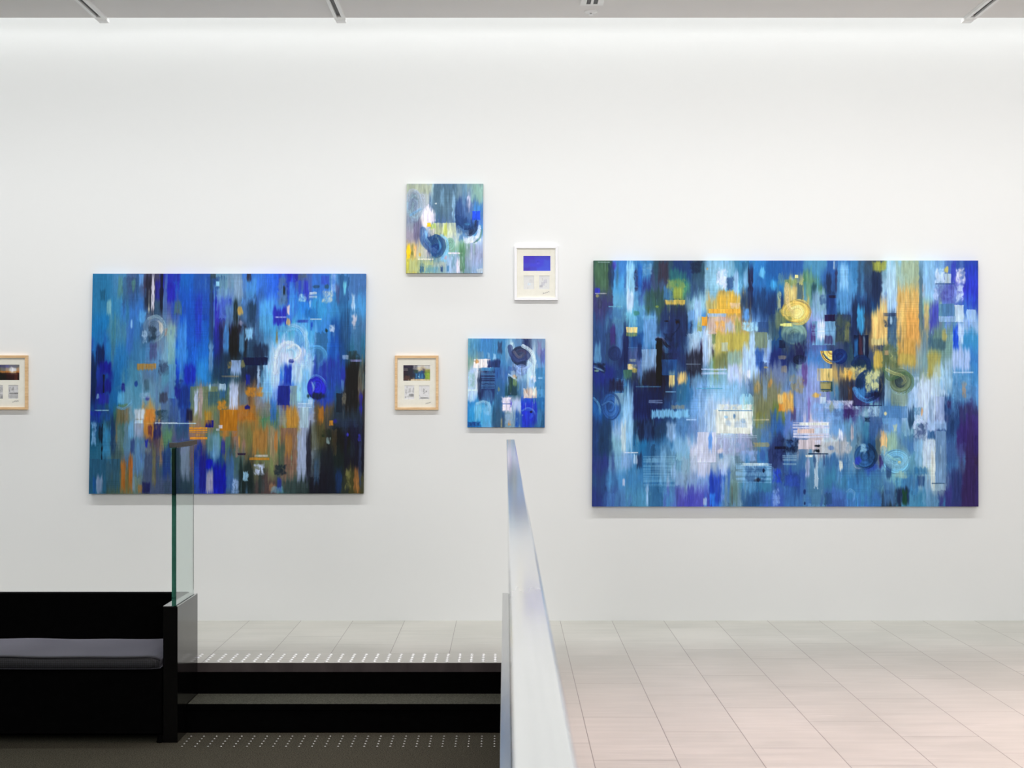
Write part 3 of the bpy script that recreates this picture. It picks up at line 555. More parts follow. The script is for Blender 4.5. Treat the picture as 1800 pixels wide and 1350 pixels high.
R_ = '''
1044 461 1068 514 575 .8 s;1044 506 1052 518 33c .8 s;1044 515 1064 517 aaa .9 r;1045 517 1051 523 ba6 .7 m;1067 462 1077 507 235 .7 s;1073 458 1081 473 53a .6 m;1048 459 1070 462 cdd .8 h
1099 458 1113 530 ade .8 s;1100 508 1111 548 cde .9 s;1113 473 1120 512 335 .8 x;1119 463 1127 510 26b .8 s;1128 464 1143 484 7ac .8 x;1155 459 1173 496 434 .8 s;1175 475 1205 505 387 .6 s
1172 490 1202 528 9a5 .7 x;1182 505 1198 528 bb4 .6 s;1168 527 1202 536 db5 .95 d;1133 508 1165 550 354 .7 s;1150 537 1158 541 9a4 .8 m;1165 505 1181 528 48b .7 s;1112 545 1122 555 375 .6 m;1068 538 1092 540 7bc .9 r
1069 540 1092 560 47a .6 s;1071 571 1080 608 437 .85 s;1081 562 1093 620 58b .7 s;1095 560 1103 640 125 .8 s;1129 551 1153 612 7ad .8 s;1160 540 1205 605 236 .7 s;1107 585 1130 612 148 .6 s
1099 575 1119 585 fd8 .97 r;1100 585 1118 592 9a5 .7 d;1165 563 1175 566 112 .9 m;1185 561 1193 570 211 .9 m;1151 593 1166 612 112 .95 m;1165 586 1182 600 124 .8 x;1126 555 1150 562 7bd .6 h;1104 556 1118 562 7bd .6 h
1152 600 1162 678 111 .95 r;1127 614 1152 655 8ac .95 d;1128 650 1152 677 223 .9 u;1067 608 1090 634 236 .7 c;1102 640 1117 650 fd8 .95 x;1103 644 1110 650 fd9 .95 r;1110 648 1118 655 ba5 .9 d;1095 650 1109 666 586 .8 d
1103 611 1127 612 58b .9 r;1082 666 1096 679 7ad .7 h;1070 668 1095 690 224 .9 s;1057 691 1089 739 36a .9 c;1063 705 1073 722 247 .6 m;1079 691 1095 712 8ab .8 d;1095 685 1112 800 9ce .9 s;1113 679 1164 735 125 .85 s
1140 702 1163 710 89b .7 h;1175 652 1185 680 fd8 .95 s;1190 655 1207 676 fc7 .95 s;1162 632 1189 660 26a .6 r;1188 676 1210 712 379 .7 s;1180 712 1202 719 998 .7 s;1144 720 1210 735 8ce .85 s;1168 688 1188 690 8bd .8 r
1043 600 1055 640 7bd .6 s;1043 638 1062 655 124 .8 x;1044 650 1052 654 9b9 .8 m;1119 605 1127 632 125 .7 s;1117 679 1160 681 58a .7 r;1104 631 1117 636 cc9 .6 x;1162 620 1180 632 124 .7 x;1190 590 1210 660 247 .4 s
1237 459 1290 510 9cd .7 s;1259 473 1276 507 eef .85 x;1276 485 1288 511 358 .8 x;1289 473 1296 519 ace .8 s;1306 470 1314 510 9ce .7 s;1314 469 1322 542 224 .9 s;1332 469 1343 490 7ce .8 m;1353 490 1365 510 5be .7 m
1302 508 1360 565 247 .6 s;1212 459 1232 480 124 .7 x;1240 470 1244 476 da6 .8 m;1240 528 1262 556 cb6 .75 s;1262 511 1289 525 ca5 .9 s;1259 516 1300 556 eb4 .97 s;1244 543 1300 551 fb4 .95 r;1243 551 1275 557 9bd .85 r
1243 557 1301 588 dba .8 s;1257 563 1272 588 fb5 .9 x;1283 556 1298 572 eb6 .8 x;1232 557 1242 573 fa3 .97 r;1224 557 1232 575 bb5 .9 s;1224 573 1233 583 9a7 .9 s;1274 566 1288 585 bcd .8 s;1291 560 1301 590 9a5 .7 s
1257 584 1315 620 cb5 .92 s;1266 602 1278 618 bcc .6 r;1219 525 1231 570 ace .85 s;1208 545 1220 565 7ad .8 s;1234 577 1250 640 cde .9 s;1304 540 1316 568 6ae .9 m;1305 566 1331 582 ade .9 x;1331 566 1350 584 358 .7 r;1284 532 1298 543 ecb .6 x
1325 584 1347 612 897 .8 r;1317 585 1326 625 bdf .9 s;1362 545 1380 580 786 .9 s;1370 569 1380 573 ee8 .9 r;1366 512 1372 545 dd9 .7 x;1368 598 1380 612 124 .8 r;1250 586 1257 604 574 .7 s;1244 583 1258 587 dba .8 h
1205 616 1234 660 223 .85 s;1205 638 1230 641 9ab .7 h;1235 595 1243 650 ace .7 s;1257 595 1268 630 cb6 .8 s;1256 622 1278 650 885 .8 s;1278 616 1303 642 9ba .8 s;1304 610 1330 665 bdf .9 s;1311 648 1319 664 eef .9 m;1278 640 1297 670 cdf .8 s
1327 612 1341 650 25a .8 s;1232 648 1276 660 cdf .7 h;1323 655 1358 745 886 .85 s;1325 668 1337 692 b95 .8 m;1349 665 1357 685 c95 .8 m;1340 660 1348 700 8ac .7 s;1342 644 1350 648 a96 .8 m;1367 692 1381 710 fc7 .97 s;1368 710 1380 724 f93 .9 s
1253 720 1322 762 eed .95 r;1260 711 1322 721 eed .95 x;1262 721 1322 723 69b .8 r;1287 727 1293 737 47a .8 m;1272 730 1280 736 8bd .7 m;1274 738 1284 750 9bd .5 m;1290 740 1312 752 9bd .45 s;1300 736 1310 744 58b .4 m;1286 752 1318 763 eed .9 r;1323 736 1352 740 dca .8 h;1354 720 1364 760 36a .8 s;1328 725 1345 755 993 .4 x
1205 731 1224 740 bdf .8 h;1227 682 1258 790 ace .6 s;1367 625 1381 632 a97 .7 x;1372 643 1382 656 a97 .6 x;1205 660 1211 715 37a .8 s;1222 682 1270 684 5ac .7 r;1230 690 1233 740 69c .5 s
1375 459 1401 488 36a .6 s;1396 483 1402 489 fe9 .95 r;1378 491 1400 503 9a6 .8 s;1378 500 1400 535 ec7 .9 s;1372 528 1422 567 ec6 .96 c;1388 538 1411 561 fe9 .5 c;1372 567 1418 606 8a9 .8 c;1375 585 1415 605 357 .7 s;1375 568 1392 574 fe8 .9 s;1372 556 1390 567 785 .6 x
1416 475 1426 530 697 .7 s;1425 500 1434 528 245 .7 s;1427 512 1452 565 9bd .75 s;1452 480 1460 517 235 .8 s;1452 518 1471 553 248 .8 r;1457 519 1470 524 212 .8 x;1449 553 1467 565 214 .9 r;1469 460 1497 552 6ad .8 s;1476 465 1490 510 adf .6 s;1440 518 1455 535 358 .6 x
1464 458 1467 475 cdd .8 s;1467 470 1471 515 324 .7 s;1468 553 1495 600 346 .85 r;1468 556 1495 603 565 .7 x;1484 565 1492 600 885 .7 x;1426 565 1468 607 7ac .9 r;1436 566 1449 600 eef .9 s;1425 568 1432 600 537 .8 s;1449 590 1462 606 436 .8 s;1426 575 1466 590 9ce .35 h
1497 525 1531 590 235 .8 s;1506 542 1519 588 4ad .9 s;1500 589 1526 630 124 .9 r;1509 591 1516 630 534 .9 s;1517 591 1520 630 789 .9 s;1532 470 1547 540 235 .8 s;1533 458 1558 476 bb4 .8 s;1533 540 1548 607 fc7 .95 s;1546 525 1560 607 fc7 .93 s
1559 460 1576 550 bde .85 s;1562 553 1576 625 468 .85 s;1553 550 1583 556 346 .9 x;1552 562 1566 575 346 .85 x;1576 502 1616 605 eb6 .9 s;1574 459 1614 505 ab9 .6 s;1592 540 1618 628 ea5 .8 s;1615 459 1622 600 578 .8 s;1624 530 1632 582 db7 .8 s;1621 500 1626 525 b98 .7 s
1622 460 1643 530 9ce .7 s;1634 535 1650 582 44b .8 s;1648 500 1677 532 55a .7 x;1644 472 1660 500 cde .9 x;1660 481 1672 498 cdd .8 r;1660 468 1668 480 dc6 .9 m;1644 498 1678 500 358 .8 r;1697 460 1719 542 34c .8 s;1679 472 1696 500 dde .95 x;1681 500 1693 530 cde .8 x
1672 460 1680 500 33b .6 s;1677 536 1694 566 dee .8 r;1699 544 1715 566 ace .9 r;1650 534 1678 556 58a .8 r;1650 556 1680 566 9bd .85 r;1684 562 1715 575 9be .6 x;1640 572 1674 640 798 .85 s;1655 580 1665 600 cb6 .8 m;1675 574 1685 618 25d .95 s;1684 570 1694 605 cdf .8 s;1641 508 1648 528 cdf .7 x;1564 556 1568 570 acd .9 m
1394 602 1415 640 225 .9 m;1393 624 1416 641 124 .8 c;1441 614 1462 640 fc6 .98 q;1462 613 1489 640 137 .8 c;1436 648 1462 670 ec7 .96 r;1438 648 1440 668 775 .6 s;1455 650 1457 665 775 .6 s;1440 671 1463 689 244 .8 r;1441 672 1460 688 ba6 .9 h
1482 647 1504 671 fc6 .96 x;1486 652 1502 669 fb5 .9 m;1497 642 1520 668 ed8 .9 x;1503 651 1548 699 247 .95 c;1521 650 1547 688 dd9 .92 x;1503 680 1525 700 5ae .6 m;1530 688 1548 699 113 .8 m;1503 664 1516 684 135 .8 m;1498 628 1524 648 135 .8 m;1501 595 1507 630 38c .7 s
1409 639 1419 676 659 .8 s;1398 638 1442 740 9ad .7 s;1409 641 1418 678 648 .7 s;1389 715 1399 740 547 .8 s;1419 700 1424 738 86a .6 s;1474 665 1499 706 334 .8 s;1490 678 1497 705 643 .7 s;1427 690 1442 700 eb5 .9 m;1388 660 1412 690 a96 .7 x;1375 690 1394 725 fb5 .9 s
1451 704 1499 719 dde .8 x;1440 698 1452 710 dee .7 r;1457 706 1466 726 996 .8 m;1428 708 1482 742 8be .6 x;1499 714 1550 732 acd .8 x;1499 712 1550 714 236 .8 r;1518 734 1530 742 124 .8 x;1532 595 1550 607 dc8 .9 s;1535 616 1551 650 db5 .96 s;1534 607 1556 617 346 .8 x;1486 720 1500 735 436 .5 x
1551 607 1578 645 675 .8 x;1554 616 1561 624 da7 .8 x;1578 597 1609 640 da5 .95 s;1580 622 1609 642 ba5 .7 s;1562 648 1602 690 786 .9 c;1572 658 1592 682 345 .7 c;1566 688 1595 718 897 .7 s;1555 648 1564 712 9bc .7 s;1545 650 1554 713 235 .9 s;1609 598 1632 660 8ab .7 s;1632 595 1662 615 467 .7 s
1630 618 1653 668 ba5 .85 s;1605 658 1665 720 cde .9 m;1612 690 1645 740 cde .8 s;1660 625 1674 692 acd .8 s;1674 612 1705 653 bce .85 s;1673 655 1707 705 8bd .4 x;1691 672 1698 700 b97 .7 x;1676 653 1710 656 def .7 h;1652 696 1672 732 358 .8 s;1664 705 1672 720 436 .7 s;1700 710 1712 890 436 .7 s;1640 640 1660 700 bde .5 s
1596 717 1606 755 246 .8 s;1606 716 1620 730 69b .8 x;1618 718 1622 733 eb8 .9 m;1608 739 1625 745 cdf .8 m;1545 714 1594 735 58b .7 r;1553 723 1559 732 ed9 .9 m;1644 697 1660 745 abd .7 r;1632 700 1641 745 79b .5 s
1091 740 1100 796 cdd .9 s;1100 740 1110 792 9ce .7 s;1096 795 1121 797 eee .9 r;1119 797 1128 825 235 .8 s;1113 798 1120 815 cde .8 s;1051 740 1075 804 246 .85 s;1120 740 1150 775 124 .8 s;1131 742 1145 775 358 .6 s;1171 743 1187 775 9bd .8 s;1130 800 1187 855 ade .3 h
1094 842 1098 856 dde .8 s;1135 850 1140 890 ace .8 s;1187 855 1203 890 55a .7 s;1048 805 1056 880 347 .6 s;1092 796 1112 825 9be .6 s;1160 785 1170 850 9ce .5 s;1180 815 1187 845 ace .6 s
1225 760 1258 813 dde .93 r;1226 813 1248 838 ccd .8 d;1245 760 1251 797 59e .8 s;1258 765 1322 800 aac .7 x;1259 765 1330 770 bcd .7 h;1262 793 1272 808 58b .8 m;1260 788 1270 798 edd .8 m;1263 812 1278 836 cdf .7 s;1325 778 1350 786 ba6 .9 x;1362 770 1380 810 236 .8 x;1362 785 1380 790 113 .9 r
1293 815 1356 850 9ce .7 h;1310 820 1345 848 247 .5 x;1304 814 1350 819 dee .9 x;1339 824 1345 831 124 .95 m;1325 840 1338 848 223 .8 m;1247 835 1267 890 24b .85 s;1247 868 1257 890 38e .8 s;1208 855 1219 890 44a .7 s;1282 845 1296 890 687 .6 s;1285 850 1288 885 543 .5 s
1357 825 1373 850 24d .7 x;1358 860 1370 890 acf .6 x;1318 750 1322 765 dde .8 s;1300 792 1330 812 9be .6 x;1335 790 1345 812 35a .5 s;1236 875 1242 890 cde .7 s;1310 865 1345 890 358 .5 s
1393 742 1457 771 dde .95 h;1405 743 1455 748 eed .9 r;1432 753 1456 762 cde .8 r;1402 754 1430 762 ecb .95 r;1403 773 1431 790 dcc .95 r;1375 772 1402 797 124 .95 x;1380 775 1392 786 36a .6 x;1432 782 1443 786 012 .95 m;1431 790 1442 797 012 .95 m;1420 797 1456 799 135 .95 r;1432 773 1442 782 dde .9 x
1440 776 1495 797 bbb .85 x;1454 783 1466 792 68b .8 m;1473 808 1482 830 eed .95 m;1474 755 1481 775 eef .9 s;1501 781 1539 823 369 .92 c;1500 802 1515 817 34c .7 m;1512 780 1522 795 ade .8 x;1524 785 1537 815 135 .7 x;1539 763 1547 825 776 .7 s;1416 800 1428 804 eed .95 r;1416 805 1423 840 bbd .8 s
1412 860 1416 870 236 .9 m;1413 882 1416 888 236 .9 m;1378 835 1405 855 35b .7 x;1495 748 1500 775 cbb .8 s;1510 828 1550 885 59b .3 x;1375 800 1400 818 9bc .6 h;1430 800 1434 825 247 .6 s;1446 800 1450 822 347 .6 s;1487 862 1503 885 7ad .4 o
1547 758 1559 795 fc8 .97 s;1560 757 1575 797 aca .8 s;1550 790 1600 834 7bd .88 c;1572 828 1595 842 acb .8 m;1578 810 1584 816 ed8 .8 m;1575 858 1598 888 235 .9 s;1586 860 1594 888 253 .8 s;1555 860 1565 872 124 .9 m;1545 798 1553 822 437 .8 s;1557 815 1567 843 358 .8 s
1608 775 1622 825 8bd .8 s;1622 775 1643 822 cde .9 s;1636 790 1643 860 eed .8 s;1608 748 1620 770 cde .8 x;1606 745 1628 775 236 .6 x;1644 758 1663 850 79b .9 r;1630 740 1664 757 ace .7 s;1630 757 1643 772 258 .8 s;1607 822 1630 835 37a .7 s;1612 834 1625 855 247 .7 s
1697 770 1708 890 436 .8 s;1672 830 1690 890 347 .7 s;1637 849 1662 851 246 .9 x;1548 745 1562 758 68a .6 x;1570 745 1576 758 cdb .8 s;1664 745 1680 830 358 .5 s;1553 844 1573 888 58b .8 s
P 8 ec8 .85 1382,500 1382,522 1386,540 1396,552;P 9 fc6 .9 1396,530 1412,532 1421,547 1415,563 1400,568 1388,562;P 5 fe9 .8 1391,542 1404,539 1410,549 1402,558 1392,554;P 7 cb6 .7 1372,547 1382,551 1392,550;P 3 875 .6 1398,527 1416,534 1424,548 1418,564
P 13 8bc .8 1553,790 1556,806 1568,818 1584,818 1594,806 1590,794 1578,792;P 5 adc .6 1560,800 1572,808 1584,806;P 4 58a .6 1550,800 1556,816 1570,828
P 7 575 .8 1553,648 1562,666 1574,664 1590,656 1602,664 1602,680 1590,690 1574,688;P 6 bb7 .7 1558,650 1570,656 1584,660 1590,670 1582,678;P 3 9ba .6 1564,680 1572,692 1588,694 1600,686
P 9 5ae .75 1502,684 1510,698 1526,705 1540,700;P 9 136 .85 1499,640 1508,628 1522,631 1528,646 1526,656;P 6 124 .8 1548,680 1544,694 1532,702 1520,704;P 3 875 .5 1548,666 1550,680 1546,692
P 6 cdf .9 1606,752 1610,741 1620,740 1630,752;P 6 135 .8 1528,782 1538,794 1539,808 1530,820 1516,824;P 4 9ce .6 1514,782 1520,790 1517,800;P 3 bbc .6 1500,814 1504,822 1514,824
P 4 124 .85 1043,640 1054,643 1064,650;P 3 9bc .6 1043,646 1054,650 1062,654;P 3 124 .9 1186,562 1193,565 1191,577 1180,590;P 6 112 .9 1153,597 1163,598 1170,607 1178,612;P 3 88a .6 1152,593 1162,594 1168,602;P 3 8bd .5 1488,865 1494,860 1502,866 1500,876
P 4 7bd .6 1043,700 1052,712 1054,730;P 3 58b .6 1058,712 1070,706 1080,714 1078,728 1066,732;P 4 247 .7 1067,690 1080,694 1088,708 1088,724 1078,738;P 3 36a .7 1446,622 1462,636 1478,632 1488,618
'''
cv = Canvas(1041, 458, 1720, 891, 1.4, 23, g); cv.auto(1000, al=.4); cv.blocks(260); cv.warp(.8); cv.strokes(R_); cv.auto(1400, .7, 2, 8, 40, .3, .14); cv.finish(.8, (.865, .895, .94), 1.2, .90)
p2 = painted_mesh('painting', cv, [(1043.5, 458), (1719.5, 458), (1720, 890.5), (1041, 890.5)], WALL-.040, WALL-.0015, M['oil'], gain=LG)
props(p2, 'largest canvas, wide slate and pale blue abstract with gold patches, right of the handrail', 'painting')

# ---- small upper canvas
g = '''
9aa abb 579 579 79a 8aa
9bc abc 579 68a 57a 58b
89a eee 469 57a 358 58c
99a 68b ab8 cdc 9bc ace
cb7 bbb 368 8ba 7a8 9ac
bb6 9ba 8aa 9bc 79a 8ac
'''
S1 = '''
714 323 760 340 ab9 .6 s;716 335 742 392 8ab .85 c;722 338 736 352 9ab .5 o;757 323 762 365 ade .6 s;761 324 805 391 578 .75 s;774 330 780 360 8bd .5 s;795 340 800 390 9ce .85 s;800 348 812 382 358 .9 s;812 325 820 360 69b .6 s
822 330 832 352 79b .6 s;828 324 849 356 8ba .6 s;742 362 765 393 eef .97 m;748 375 764 392 eef .9 s;727 385 741 425 668 .75 s;716 382 730 392 78a .5 s;829 357 848 375 48c .85 m;830 371 845 387 25e .97 r;820 340 828 372 eef .7 m;818 350 824 372 358 .6 s
761 392 802 416 cdb .85 d;780 393 786 416 bc6 .85 s;766 393 778 412 9a8 .6 s;750 392 758 399 fc1 .97 r;758 392 766 404 ac6 .8 s;764 356 768 360 dee .8 m
803 380 816 396 247 .8 x;803 384 838 412 247 .75 m;806 392 838 428 48b .7 o;818 396 834 414 235 .85 m;806 408 822 426 58b .8 m;815 415 845 429 def .85 m;832 418 842 427 26a .7 m;840 396 849 412 6ae .6 s
740 400 752 432 7be .8 s;744 412 768 440 247 .8 m;754 412 779 452 48b .85 c;757 418 772 444 247 .7 c;752 432 776 452 137 .6 m;752 402 764 416 ccc .7 x;783 418 800 441 7a9 .8 c;776 440 790 462 8cf .6 s
715 430 722 456 fc1 .97 s;722 430 727 455 563 .7 x;728 432 732 452 fc7 .8 s;734 430 750 456 bcb .6 s;736 445 740 452 db4 .7 m;716 456 762 480 ab8 .8 s;715 456 720 480 cc4 .8 s;735 455 762 457 eed .8 r;738 463 746 480 258 .8 x;745 466 770 480 59b .6 x
775 467 779 478 247 .9 s;763 461 784 470 bba .6 x;786 446 813 480 9bd .85 s;788 444 814 447 eef .9 r;786 466 790 478 48b .8 s;803 455 814 480 dde .9 s;809 472 813 478 668 .8 m;809 430 818 478 586 .85 s;819 430 849 470 9ac .6 s;795 448 800 470 69a .6 s;840 472 849 480 cdd .8 x;781 448 786 456 b9a .7 m
P 9 9ab .8 716,350 721,337 731,338 738,352 734,370 722,386;P 7 78a .6 719,366 723,352 730,356 729,370 722,380;P 7 abc .7 742,344 746,356 741,372 732,384;P 5 6ad .6 722,378 732,372 742,366
P 11 469 .9 743,404 743,420 752,434 764,442 770,450;P 9 247 .9 756,424 766,416 777,422 780,436 773,448 762,449;P 4 137 .7 760,434 768,430 772,438;P 5 7be .8 776,414 785,422 787,438 780,452 768,460;P 4 8bd .6 748,408 750,420 758,430
P 10 247 .9 804,382 810,395 822,401 833,396 838,387;P 7 235 .9 838,390 836,404 828,412 821,412;P 4 58b .7 806,398 816,406 826,406;P 6 def .85 844,398 841,414 830,424 814,426;P 3 586 .7 848,404 843,420 832,428;P 4 48b .7 846,396 850,408 846,418
'''
cv = Canvas(714, 323, 849.5, 480.5, 2.0, 31, g); cv.strokes(S1); cv.auto(420, .6, 2, 4, 20, .4, .16); cv.finish(.8, (1, .97, .98), 1.1)
p3 = painted_mesh('painting', cv, [(715, 323), (849.5, 323), (848.5, 480), (713.5, 480)], WALL-.024, WALL-.0015, M['oil'], gain=LG, relief=.0009)
props(p3, 'small pale blue and grey abstract canvas with yellow corner marks, highest picture on the wall', 'painting')

# ---- small lower canvas
g = '''
6ac 48c 48b 7ac 457 79b
8a9 48b 48b 58b 346 69c
ace 235 36a 8ac 8bd 48b
bdf 247 369 256 68a 48b
38c 5ad 369 bce 25c 37a
28c 6ad 357 79a 25a 369
'''
S2 = '''
825 596 870 630 48b .6 s;836 618 850 630 79a .5 s;856 620 861 630 8bd .7 s;866 622 872 634 9ce .8 s;874 600 882 621 346 .85 s;895 598 905 615 dff .9 m;888 596 893 640 8bd .6 s;900 595 922 612 58b .6 x;920 595 928 610 236 .85 s
897 608 931 642 346 .95 c;904 614 928 636 546 .5 o;905 632 935 650 8be .7 o;926 610 941 684 cef .75 s;918 645 928 655 9ce .6 m;905 640 927 660 8ae .6 c;932 660 942 672 dde .8 s;944 598 952 625 88b .7 s;950 612 957 640 55a .6 s;893 644 905 652 46a .7 s
832 631 862 647 eee .97 r;833 632 841 639 c95 .85 m;856 632 879 646 236 .9 u;856 641 862 647 236 .9 m;832 646 842 692 def .9 x;824 655 834 688 8bb .7 x;842 652 870 708 236 .85 s;845 646 868 652 48b .8 s;845 655 870 684 59c .5 h;849 686 866 706 47a .6 s;822 682 838 706 bdf .8 s
822 685 838 687 dff .8 r;839 660 846 706 124 .7 s;892 658 896 690 8bd .6 s;893 662 909 695 245 .97 r;896 666 900 690 354 .7 s;902 664 908 680 8a6 .6 s;900 658 908 666 cb9 .9 m;909 666 925 695 58b .7 s;930 664 938 682 8be .8 s;921 682 944 700 dcb .85 u;920 684 928 692 b97 .7 m;937 680 943 696 eed .8 s
882 697 900 724 dde .95 x;884 699 899 722 dde .8 r;881 709 898 711 46a .8 r;897 703 900 716 22a .9 x;901 704 914 722 9bd .8 x;874 680 880 690 897 .7 m;868 690 882 750 368 .5 s;918 703 944 751 23c .88 s;918 718 938 738 36c .6 o;931 722 936 726 113 .9 m;906 725 918 751 25a .8 s;917 728 921 732 79b .6 m
825 708 865 751 4ad .5 s;834 710 846 744 9df .6 s;850 708 862 730 9ce .5 x;866 712 872 746 257 .7 s;880 733 884 751 997 .8 s;894 738 898 748 da6 .9 s;888 728 905 745 8ac .7 x;944 684 957 699 59c .8 r;944 699 957 720 26a .6 s;950 730 957 751 257 .7 s;945 722 952 750 48b .6 s;822 742 845 751 137 .8 x
942 646 957 668 48b .7 r;945 662 954 666 9ce .6 h;822 596 826 640 6ab .5 s
P 10 347 .9 896,610 900,624 912,634 925,629 930,614 925,600;P 5 667 .7 903,618 912,628 922,620;P 4 235 .8 909,640 917,636 927,634;P 7 cef .9 919,608 931,616 939,632 937,650 941,668;P 5 9be .8 904,642 914,649 926,646 934,638;P 3 bdf .7 894,658 902,664 912,670
P 4 eed .6 921,684 925,694 932,699;P 5 9ce .7 838,710 850,706 860,712 862,730;P 3 58c .7 918,722 928,717 938,722 942,734
'''
cv = Canvas(822, 595, 958, 751.5, 2.0, 47, g); cv.strokes(S2); cv.auto(420, .6, 2, 4, 20, .4, .16); cv.finish(.8, (1, .97, .98), 1.1)
p4 = painted_mesh('painting', cv, [(823, 595), (958.5, 595.5), (957.5, 751.5), (821.5, 751)], WALL-.024, WALL-.0015, M['oil'], gain=LG, relief=.0009)
props(p4, 'small bright blue abstract canvas with white patches, lower of the two small canvases', 'painting')

# ------------------------------------------------------------------ framed works
def rect(px0, py0, px1, py1, d):
    a = P(px0, py0, d); b = P(px1, py1, d); return a.x, b.x, b.z, a.z
def framed(label, X0, Y0, fm, pic, pseed, sketches, sig):
    """X0,Y0: outer top-left pixel; frame 77 x 95.5 px."""
    FD = WALL-.022; X1, Y1_ = X0+76.5, Y0+95.5; t0 = 4.6; t1 = 4.6
    xa, xb, zb, za = rect(X0, Y0, X1, Y1_, FD)
    t = thing('framed_picture', label, 'picture', ((xa+xb)/2, WALL, zb))
    bw = .0145
    bm = bmesh.new()                                  # mitred frame mouldings
    def rail(p):
        vs = [bm.verts.new(q) for q in p]; f = [(0, 1, 2, 3), (4, 7, 6, 5), (0, 4, 5, 1), (1, 5, 6, 2), (2, 6, 7, 3), (3, 7, 4, 0)]
        for q in f: bm.faces.new([vs[i] for i in q])
    o = [(xa, za), (xb, za), (xb, zb), (xa, zb)]; i_ = [(xa+bw, za-bw), (xb-bw, za-bw), (xb-bw, zb+bw), (xa+bw, zb+bw)]
    for k in range(4):
        j = (k+1) % 4
        p = [(o[k][0], FD, o[k][1]), (o[j][0], FD, o[j][1]), (i_[j][0], FD, i_[j][1]), (i_[k][0], FD, i_[k][1])]
        rail(p+[(a, WALL, c) for a, _, c in p])
    bmesh.ops.recalc_face_normals(bm, faces=bm.faces[:]); bmesh.ops.bevel(bm, geom=bm.edges[:], offset=.0007, segments=1, affect='EDGES')
    link('frame', bm, fm, t)
    MD = WALL-.012; wins = [(pic, MD)]+[(s, MD) for s in sketches]
    # mat board with cut windows
    xs = sorted({xa+bw, xb-bw, *[v for w_, _ in wins for v in rect(*w_, MD)[:2]]}); zs = sorted({zb+bw, za-bw, *[v for w_, _ in wins for v in rect(*w_, MD)[2:]]})
    bm = bmesh.new(); holes = [rect(*w_, MD) for w_, _ in wins]
    for a, b in zip(xs, xs[1:]):
        for c, d in zip(zs, zs[1:]):
            mx, mz = (a+b)/2, (c+d)/2
            if any(h[0] < mx < h[1] and h[2] < mz < h[3] for h in holes): continue
            bm.faces.new([bm.verts.new(q) for q in ((a, MD, c), (b, MD, c), (b, MD, d), (a, MD, d))])
    bmesh.ops.remove_doubles(bm, verts=bm.verts[:], dist=1e-5)
    r = bmesh.ops.extrude_face_region(bm, geom=bm.faces[:]); bmesh.ops.translate(bm, vec=(0, .0025, 0), verts=[v for v in r['geom'] if isinstance(v, bmesh.types.BMVert)])
    bmesh.ops.recalc_face_normals(bm, faces=bm.faces[:])
    link('mat_board', bm, M['mat'], t)
    def flat(name, cvs, q, lab=None):
        x0, y0, x1, y1 = q; e = .6
        o = painted_mesh(name, cvs, [(x0-e, y0-e), (x1+e, y0-e), (x1+e, y1+e), (x0-e, y1+e)], MD+.0027, MD+.004, M['print'], relief=0, parent=t, gain=.92)
        if lab: o['label'] = lab
    cvp, plab = pseed
    flat('photograph', cvp, pic, plab)
    for k, (s_, sc) in enumerate(zip(sketches, sig[1])): flat('pencil_sketch', sc, s_)
    # signature in pencil on the mat, bottom right
    pts = [P(a, b, MD-.0003) for a, b in sig[0]]; bm = bmesh.new(); hw = .0007
    for a, b in zip(pts, pts[1:]):
        d = (b-a).normalized(); n = Vector((-d.z, 0, d.x))*hw
        bm.faces.new([bm.verts.new(q) for q in (a-n, b-n, b+n, a+n)])
    link('signature', bm, M['pencil'], t)
    return t

def sketch(q, seed, lines, wash='e8e8ea', n=40, dark=.45):
    x0, y0, x1, y1 = q; c = Canvas(x0-.6, y0-.6, x1+.6, y1+.6, 4.0, seed, '\n'.join([' '.join([wash]*3)]*3))
    r = np.random.RandomState(seed)
    for i in range(n):
        x = x0+r.rand()*(x1-x0); y = y0+(y1-y0)*r.rand()**.8; L = 1+r.rand()*5
        if r.rand() < .6: c.stroke(x, y, x+.35, y+L, np.array([.35]*3), dark*r.rand(), 'r')
        else: c.stroke(x, y, x+L, y+.3, np.array([.4]*3), dark*r.rand(), 'r')
    c.strokes(lines)
    return c
# gate photograph
pq = (709, 642, 756, 669.2); c = Canvas(708.4, 641.4, 756.6, 669.8, 4.0, 3, '213 324 334 ccc dcb ccc\n113 223 334 ba9 876 a95\n312 223 235 357 258 684\n211 223 234 357 246 885\n433 543 876 cb9 cb8 aa6')
c.strokes('''709 642 727 668 223 .6 x;726 642 756 650 ddd .7 x;733 645 746 652 dc9 .6 x;729 655 746 666 258 .9 r;731 657 733 665 49c .8 r;736 657 738 665 49c .7 r;741 657 743 665 49c .7 r;734 660 737 664 acd .7 m
746 650 756 668 8a3 .8 x;748 655 756 666 ac4 .7 x;728 650 734 656 354 .8 x;742 648 748 656 435 .8 x;718 666 756 670 dca .9 m;710 647 716 652 ba9 .6 x;711 660 720 668 743 .6 x''')
s1, s2 = (711, 677.5, 728, 702), (736.5, 677.5, 755, 702)
framed('pale wood frame holding a blue gate photograph, left of the small bright blue canvas', 694, 625, M['wood'], pq, (c, 'colour photograph of a blue gate under trees'), [s1, s2],
       ([(748, 710.5), (749, 708.5), (750, 710), (751, 708), (752, 709.6), (753, 707.6), (754, 709), (755.2, 706.8), (756, 708.2), (757.5, 706.2)],
        [sketch(s1, 5, '713 684 715 700 777 .7 x;718 682 722 690 888 .6 x;719 692 727 697 666 .8 x;725 680 728 690 888 .6 x;713 697 728 699 999 .5 h'), sketch(s2, 6, '737 698 754 701 777 .8 x;744 683 746 692 888 .7 x;748 686 751 690 777 .6 m')]))
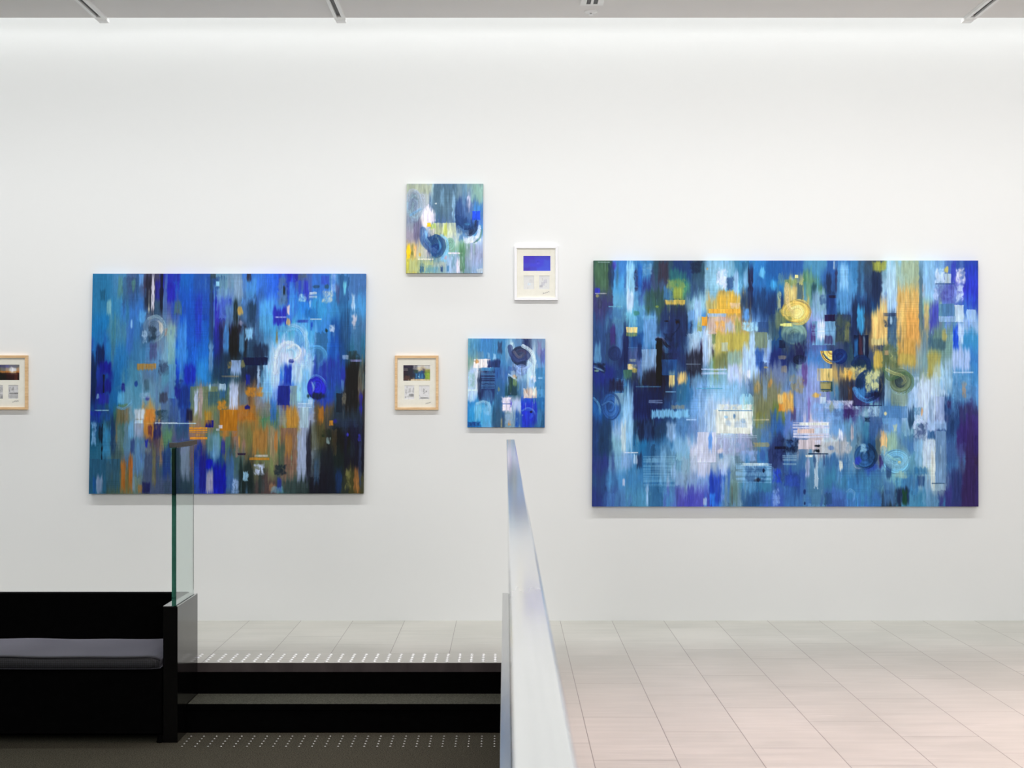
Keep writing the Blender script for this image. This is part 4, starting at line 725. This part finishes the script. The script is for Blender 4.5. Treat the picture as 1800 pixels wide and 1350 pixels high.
# plain blue photograph
bq = (920, 449.8, 967.5, 476.2); c = Canvas(919.4, 449.2, 968.1, 476.8, 4.0, 8, '43c 43c 44c 44c\n43c 44c 44d 45d\n44c 44d 44d 45d\n43b 44c 45d 45d')
c.strokes('944 458 948 462 33b .4 m;944 461 950 465 66d .3 m')
s3, s4 = (920.5, 484.5, 939, 508.5), (947.5, 484.5, 966, 508.5)
framed('white frame with a plain deep blue rectangle, right of the highest canvas', 904.2, 432, M['white_frame'], bq, (c, 'plain deep blue rectangle'), [s3, s4],
       ([(954, 517.5), (955, 514), (955.6, 516.5), (957, 514.6), (958, 516.4), (959.2, 513.6), (960, 515.5), (961.5, 512.8), (962.4, 514.8), (964, 512.4), (966, 513.4)],
        [sketch(s3, 9, '926 496 934 503 def .6 m;931 491 936 497 bbb .3 x', 'e4e5e5', 6, .15), sketch(s4, 10, '948 500 955 506 99a .5 m;951 495 958 502 aab .5 x;955 491 962 498 bbc .5 x', 'e4e5e5', 10, .25)]))
# sunset photograph
sq = (-13, 641.2, 34, 668.2); c = Canvas(-13.6, 640.6, 34.6, 668.8, 4.0, 13, '446 447 557 669 778 777\n555 665 777 a98 ccb b97\n653 863 a74 d95 edb c85\n211 211 311 411 522 311\n111 111 211 211 311 422')
c.strokes('-13 655 34 669 200 .75 r;-13 652 34 655 b73 .6 s;16 645 27 655 eef .85 m;24 656 31 668 953 .5 x;-13 655 10 669 010 .6 s')
s5, s6 = (-11, 677, 5, 701), (14.5, 677, 32, 701)
framed('pale wood frame with a sunset photograph, cut off by the left edge of the photo', -28.5, 624.6, M['wood'], sq, (c, 'sunset photograph with a low sun over dark land'), [s5, s6],
       ([(22, 708), (23, 705.5), (24, 707.5), (25.5, 704.5), (26.4, 706.8), (28, 703.6), (29, 706.6), (30.4, 703.8), (31.4, 706.4), (33, 704)],
        [sketch(s5, 14, '-5 692 5 701 777 .7 x;0 680 5 690 999 .6 x', 'd8d8da'), sketch(s6, 15, '16 680 19 687 999 .6 o;22 680 24 686 999 .7 r;16 690 32 693 666 .8 x;16 694 32 700 999 .6 x', 'd8d8da')]))
